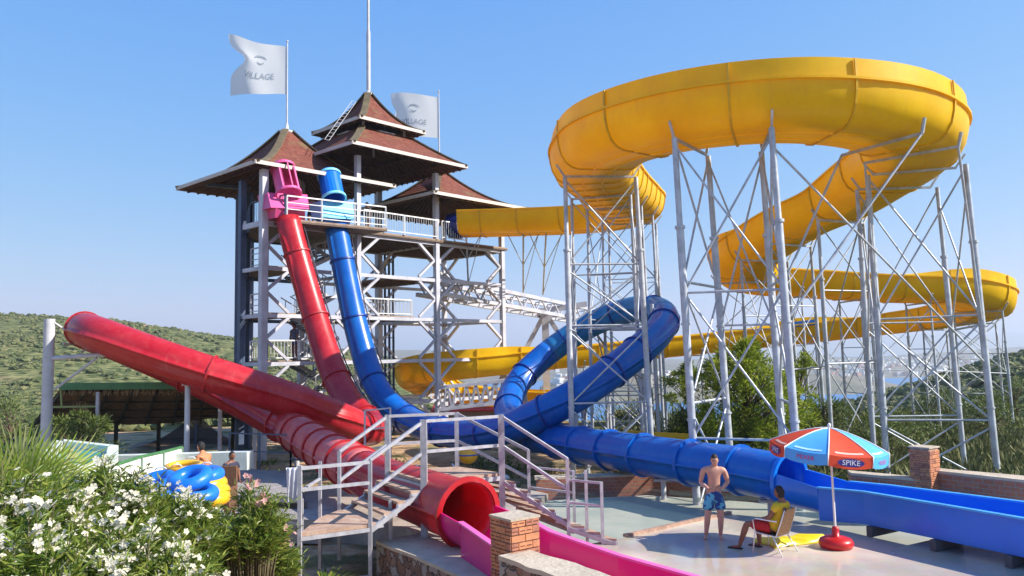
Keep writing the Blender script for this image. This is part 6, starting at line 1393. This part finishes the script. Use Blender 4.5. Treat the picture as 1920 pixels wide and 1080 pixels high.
smallperson(690, 400, 40.5, 10.0, (-.6, -.6, 0), M_SK2, (.08, .08, .1), 'dark haired rider waiting behind the white rail at the tower top')
smallperson(553, 640, 37.2, ZL[1]+.02, (-.5, -.8, 0), M_SK2, (.10, .12, .2), 'person on the lower tower deck left of the red drop')
smallperson(432, 860, 21.5, -.25, (.8, -.5, 0), M_SK2, (.03, .03, .06), 'person in dark top behind the wicker chair', hgt=1.62)
# ------------------------------------------------------------------ plants
def leaf(mb, p, d, L, w, rnd, droop=.25, mi=0):
    d = V(d).normalized(); s = d.cross(V((rnd.uniform(-1, 1), rnd.uniform(-1, 1), rnd.uniform(.2, 1)))).normalized(); m_ = p+d*L*.5-V((0, 0, L*droop*.15)); e = p+d*L-V((0, 0, L*droop*.6))
    o = len(mb.v); mb.v += [p, m_+s*w/2, m_-s*w/2, e]; mb.f += [(o, o+1, o+3, o+2)]; mb.m.append(mi); mb.sm.append(False)
M_OL = leafmat('oleander leaves', [(0.06, 0.11, 0.015), (0.12, 0.19, 0.025), (0.20, 0.26, 0.04), (0.30, 0.32, 0.06)], .4, .35)
M_STEM = mat('green brown stem', (0.12, 0.10, 0.05), .8, 0, .3, 10)
M_FW = leafmat('white petals', [(0.76, 0.70, 0.56), (0.84, 0.80, 0.68), (0.80, 0.72, 0.52)], .6, .35)
M_FP = leafmat('pink petals', [(0.70, 0.36, 0.34), (0.78, 0.48, 0.42), (0.62, 0.28, 0.30)], .6, .35)
def flower(mb, c, r, rnd):
    n_ = V((rnd.uniform(-.7, .7), rnd.uniform(-1, .3), rnd.uniform(.1, 1))).normalized(); a = n_.orthogonal().normalized(); b = n_.cross(a); o0 = rnd.uniform(0, 6)
    for k in range(5):
        t = o0+k*2*math.pi/5; e = a*math.cos(t)+b*math.sin(t); q = n_.cross(e); o = len(mb.v); mb.v += [c, c+e*r*.65+q*r*.38+n_*r*.2, c+e*r*1.0+n_*r*.12, c+e*r*.65-q*r*.38+n_*r*.2]; mb.f.append((o, o+1, o+2, o+3)); mb.m.append(0); mb.sm.append(False)
def oleander(cx, cy, z0, h, rad, nst, nfl, fm, label, seed, lw=.02, group=None, leafm=None):
    rnd = random.Random(seed); t = thing('oleander_shrub', label, 'shrub', (cx, cy, z0), group); st = MB(); lf = MB(); fl = MB()
    for k in range(nst):
        a = rnd.uniform(0, 2*math.pi); rr = math.sqrt(rnd.random()); tip = V((cx+rad*rr*math.cos(a), cy+rad*rr*math.sin(a), z0+h*(1-.42*rr**2)*rnd.uniform(.72, 1.06))); b0 = V((cx+rad*.6*rr*math.cos(a), cy+rad*.6*rr*math.sin(a), z0)); m1 = b0.lerp(tip, .5)+V((0, 0, h*.1)); pts = [b0, b0.lerp(m1, .6), m1, m1.lerp(tip, .55), tip]
        st.pipe(pts, [.014, .011, .009, .007, .004], 4)
        for q in range(38):
            u = rnd.uniform(.28, 1.0)**.8; sg = min(3, int(u*4)); p = pts[sg].lerp(pts[sg+1], u*4-sg); out = V((math.cos(a)*.5+rnd.uniform(-.8, .8), math.sin(a)*.5+rnd.uniform(-.8, .8), rnd.uniform(.0, 1.1))); leaf(lf, p, out, rnd.uniform(.11, .19), rnd.uniform(.7, 1.2)*lw, rnd)
        # side twigs
        for q in range(3):
            u = rnd.uniform(.5, .95); p = m1.lerp(tip, (u-.5)*2); e = p+V((rnd.uniform(-.22, .22), rnd.uniform(-.22, .22), rnd.uniform(.05, .25)))
            for w in range(11): leaf(lf, p.lerp(e, rnd.random()), V((rnd.uniform(-1, 1), rnd.uniform(-1, 1), rnd.uniform(0, 1.2))), rnd.uniform(.10, .17), lw*rnd.uniform(.7, 1.1), rnd)
        if rnd.random() < nfl:
            for w in range(rnd.randint(9, 20)): flower(fl, tip+V((rnd.gauss(0, .05), rnd.gauss(0, .05), rnd.gauss(.02, .045))), rnd.uniform(.028, .042), rnd)
    lf.build('foliage', leafm or M_OL, t, raw=1); st.build('stems', M_STEM, t); 
    if fl.v: fl.build('blossoms', fm, t, raw=1)
    return t
G1 = 'white flowering oleanders in the foreground'
def at(px, py, d): q = P(px, py, d); return q
for i, (px, d, top, rad, lab) in enumerate(((10, 7.6, 893, .85, 'white oleander at the left edge below the fan palm'), (110, 8.4, 905, .85, 'white oleander second from the left edge'), (215, 8.8, 884, .62, 'tallest white oleander in front of the raised pool'), (320, 9.2, 938, .62, 'white oleander in front of the blue swim rings'), (395, 10.0, 975, .42, 'low white oleander next to the pink one'),
      (60, 6.3, 985, .7, 'white oleander nearest the camera at the bottom left corner'), (240, 6.9, 995, .75, 'white oleander along the bottom edge under the tallest one'))):
    q = P(px, top, d); z0 = T(q.x, q.y)-.05; oleander(q.x, q.y, z0, q.z-z0+.05, rad, 150 if d > 7 else 120, .24, M_FW, lab, 20+i, group=G1)
q = P(474, 912, 9.8); z0 = T(q.x, q.y)-.05; oleander(q.x, q.y, z0, q.z-z0, .38, 62, .2, M_FP, 'pink flowering oleander left of the footbridge landing', 40)
q = P(508, 995, 12.6); z0 = T(q.x, q.y); oleander(q.x, q.y, z0, q.z-z0, .42, 50, .04, M_FP, 'small green shrub behind the landing of the footbridge', 41)
# dry leaves on the bank by the landing
rnd = random.Random(9); mb = MB()
for k in range(60):
    q = P(rnd.uniform(585, 640), 1060, rnd.uniform(12.2, 13.4)); z = T(q.x, q.y)+.03; p = V((q.x, q.y, z)); leaf(mb, p, V((rnd.uniform(-1, 1), rnd.uniform(-1, 1), rnd.uniform(.1, .6))), rnd.uniform(.1, .2), rnd.uniform(.06, .12), rnd, .1)
mb.build('dry_leaves', leafmat('dry leaves', [(0.45, .18, .07), (.55, .30, .14)], .8, .2), None, label='orange dry leaves heaped on the earth under the landing', category='leaf litter', kind='stuff', raw=1)
# spiky agave
def spiky(c, n_, L, lab, name='agave', m=None, w=.06, seed=1, up=.5):
    rnd = random.Random(seed); t = thing(name, lab, 'plant', c); mb = MB()
    for k in range(n_):
        a = rnd.uniform(0, 6.28); e = rnd.uniform(.15, 1.3)*up+.1; d = V((math.cos(a), math.sin(a), e*1.4)).normalized(); l = L*rnd.uniform(.7, 1); s = d.cross(V((0, 0, 1))).normalized(); p = [V(c)+d*l*q-V((0, 0, .25*l*q*q)) for q in (0, .35, .7, 1)]; ww = [w*.6, w, w*.6, .002]
        vs = [x for pp, w_ in zip(p, ww) for x in (pp+s*w_/2, pp-s*w_/2)]; mb.add(vs, [(2*j, 2*j+1, 2*j+3, 2*j+2) for j in range(3)])
    mb.build('leaves', m or M_OL, t, raw=1)
q = P(612, 950, 15.4); spiky((q.x, q.y, T(q.x, q.y)+.05), 60, .75, 'spiky green plant behind the footbridge landing', seed=3)
# fan palm
M_PALM = leafmat('palm blades', [(0.20, 0.30, 0.03), (0.30, 0.40, 0.05), (0.40, 0.48, 0.09), (0.55, 0.52, 0.22)], .45, .35)
pc = P(42, 985, 10.6); pz = T(pc.x, pc.y); pt_ = thing('fan_palm', 'bright green fan palm at the left edge in front of the thick post', 'palm', (pc.x, pc.y, pz)); rnd = random.Random(5)
MB().pipe([(pc.x, pc.y, pz), (pc.x+.03, pc.y, pc.z-.15), (pc.x, pc.y, pc.z+.05)], [.16, .14, .1], 10).build('trunk', mat('palm trunk', (.14, .09, .05), .9, 0, .4, 12, bump=1, bscale=20), pt_)
for (ax_, ay, el, L, st_) in ((.25, -.2, 1.2, 1.05, .45), (-.5, -.3, .9, 1.0, .45), (.8, -.3, .55, .95, .45), (.5, .5, .8, 1.0, .5), (-.7, .4, .9, 1.05, .5), (-.9, -.6, .35, .9, .4), (.2, .8, 1.0, 1.0, .5), (-.15, -.8, .5, .85, .35), (.9, .3, .2, .85, .4), (-.1, .1, 1.5, 1.05, .5)):
    d = V((ax_, ay, el)).normalized(); o = V((pc.x, pc.y, pc.z)); hb = o+d*st_; fm = MB(); s = d.cross(V((0, -1, .15))).normalized(); nrm = s.cross(d).normalized(); n_ = 46
    for k in range(n_):
        t_ = R(-118+236*k/(n_-1)); e = (d*math.cos(t_)+s*math.sin(t_)); l = L*(1-.28*abs(k/(n_-1)-.5)*2)*rnd.uniform(.9, 1.05); ss = nrm.cross(e).normalized(); pts = [hb, hb+e*l*.5+nrm*.03, hb+e*l*.8+nrm*.0-V((0, 0, .05*l)), hb+e*l-V((0, 0, .18*l*rnd.random()))]; ws = [.008, .028, .018, .002]; vs = []
        for pp, w_ in zip(pts, ws): vs += [pp+ss*w_/2, pp-ss*w_/2]
        fm.add(vs, [(2*j, 2*j+1, 2*j+3, 2*j+2) for j in range(3)])
    fr_o = fm.build('frond', M_PALM, pt_, raw=1); MB().rod(o, hb, .018, 6, .01).build('stalk', M_STEM, fr_o)
# foliage trees
M_PINE = leafmat('pine needles', [(0.09, 0.14, 0.015), (0.20, 0.28, 0.025), (0.32, 0.40, 0.035), (0.44, 0.48, 0.06)], .5, .42)
M_BUSH = leafmat('bush leaves', [(0.04, 0.07, 0.018), (0.09, 0.13, 0.03), (0.14, 0.19, 0.045), (0.20, 0.24, 0.06)], .55, .25)
M_BARK = mat('bark', (0.13, 0.085, 0.055), .9, 0, .35, 8, bump=1, bscale=15)
def tree(cx, cy, z0, h, rx, ry, ncl, nl, ls, lab, seed, lm=None, zlow=.15, trunk=.14, name='pine_tree', cat='tree', group=None, lr=(.10, .22)):
    rnd = random.Random(seed); t = thing(name, lab, cat, (cx, cy, z0), group); tr_ = MB(); tr_.pipe([(cx, cy, z0-.2), (cx+.1, cy, z0+h*.3), (cx-.05, cy+.05, z0+h*.6), (cx, cy, z0+h*.9)], [trunk, trunk*.8, trunk*.5, .02], 8); lf = MB()
    for k in range(ncl):
        a = rnd.uniform(0, 6.283); u = rnd.random()**.55; zz = rnd.random(); prof = math.sin(math.pi*min(1, max(.03, (zz*.93+.1))))**.6; c_ = V((cx+rx*u*prof*math.cos(a), cy+ry*u*prof*math.sin(a), z0+h*(zlow+(1-zlow)*zz))); c_.x += .35*math.sin(c_.z*2.1+seed); 
        b0 = V((cx, cy, z0+max(.1, h*(zlow*.4+.6*zz)))); tr_.rod(b0, c_, .03, 4, .008); out = (c_-V((cx, cy, c_.z))); out = out.normalized() if out.length > .01 else V((0, 0, 1)); cr2 = rnd.uniform(*lr)*rx*.8
        for q in range(nl):
            dd = V((rnd.gauss(0, 1), rnd.gauss(0, 1), rnd.gauss(0, .75))); dd = dd.normalized()*cr2*rnd.random()**.4; leaf(lf, c_+dd, dd.normalized()+out*.5+V((0, 0, .5)), ls*rnd.uniform(.6, 1.3), ls*.22, rnd, .1)
    lf.build('crown', lm or M_PINE, t, raw=1); tr_.build('trunk', M_BARK, t)
def T0(x, y): return T(x, y)
q = P(1405, 760, 30.5); tree(q.x, q.y, T(q.x, q.y), 3.8-.05+.55-T(q.x, q.y)-.3, 2.3, 1.9, 175, 120, .2, 'bright green pine growing between the thick slide legs', 61)
q = P(1300, 760, 33.0); tree(q.x, q.y, T(q.x, q.y), 3.75, 1.25, 1.2, 70, 90, .19, 'smaller pine leaning left of the bright green one', 62)
q = P(1500, 780, 34.0); tree(q.x, q.y, T(q.x, q.y), 4.1, 1.1, 1.1, 60, 80, .19, 'narrow pine right of the bright green one', 63)
bl = [(1550, 840, 33, 2.2, 1.2, 'dark bush behind the left side of the umbrella'), (1268, 830, 33, 1.9, 1.0, 'dark round bush at the left foot of the pines'), (1640, 862, 30, 1.8, 1.5, 'bush seen right of the umbrella under the slide legs'), (1700, 868, 34, 1.6, 1.3, 'bush left of the far brick pier'), (1790, 868, 40, 1.9, 2.0, 'bush behind the wall right of the far brick pier'), (1870, 862, 36, 2.0, 1.8, 'light green bush behind the wall near the right edge'), (1910, 850, 44, 2.4, 2.0, 'bush at the right edge above the wall'),
      (150, 845, 27, 2.6, 1.1, 'dark cypress like bush behind the raised pool'), (120, 850, 28.5, 2.3, 1.0, 'dark bush just right of the thick post'), (20, 790, 34, 2.6, 2.6, 'brown green shrub mass at the left edge under the hill')]
for i, (px, py, d, h, rx, lab) in enumerate(bl):
    q = P(px, py, d); z0 = T(q.x, q.y); tree(q.x, q.y, z0, h, rx, rx, 45, 70, .17, lab, 80+i, M_BUSH, .05, .06, 'bush', 'bush', 'leafy bushes around the site', (.22, .4))
# weeds between slides behind the footbridge
mb = MB(); rnd = random.Random(12)
for k in range(1500):
    x = rnd.uniform(-14, 3); y = rnd.uniform(25, 34); z = T(x, y)
    if noise.noise(V((x*.5, y*.5, 2))) < .05: continue
    for q in range(5): leaf(mb, V((x+rnd.uniform(-.2, .2), y+rnd.uniform(-.2, .2), z)), V((rnd.uniform(-1, 1), rnd.uniform(-1, 1), 1.3)), rnd.uniform(.15, .4), .035, rnd, .3)
mb.build('weeds', M_BUSH, None, label='patchy weeds on the bare ground under the slides', category='weeds', kind='stuff', raw=1)
# ------------------------------------------------------------------ haze
mh = bpy.data.materials.new('haze air'); mh.use_nodes = True; n = mh.node_tree; n.nodes.remove(n.nodes['Principled BSDF']); pv = n.nodes.new('ShaderNodeVolumePrincipled'); pv.inputs['Color'].default_value = (.80, .88, 1, 1); pv.inputs['Density'].default_value = 0.00028; pv.inputs['Anisotropy'].default_value = .2
n.links.new(pv.outputs[0], n.nodes['Material Output'].inputs['Volume'])
HAZE = True
if HAZE: MB().box((0, 5500, 62), 30000, 20000, 280).build('haze', mh, None, kind='stuff', loc=(0, 0, -78))
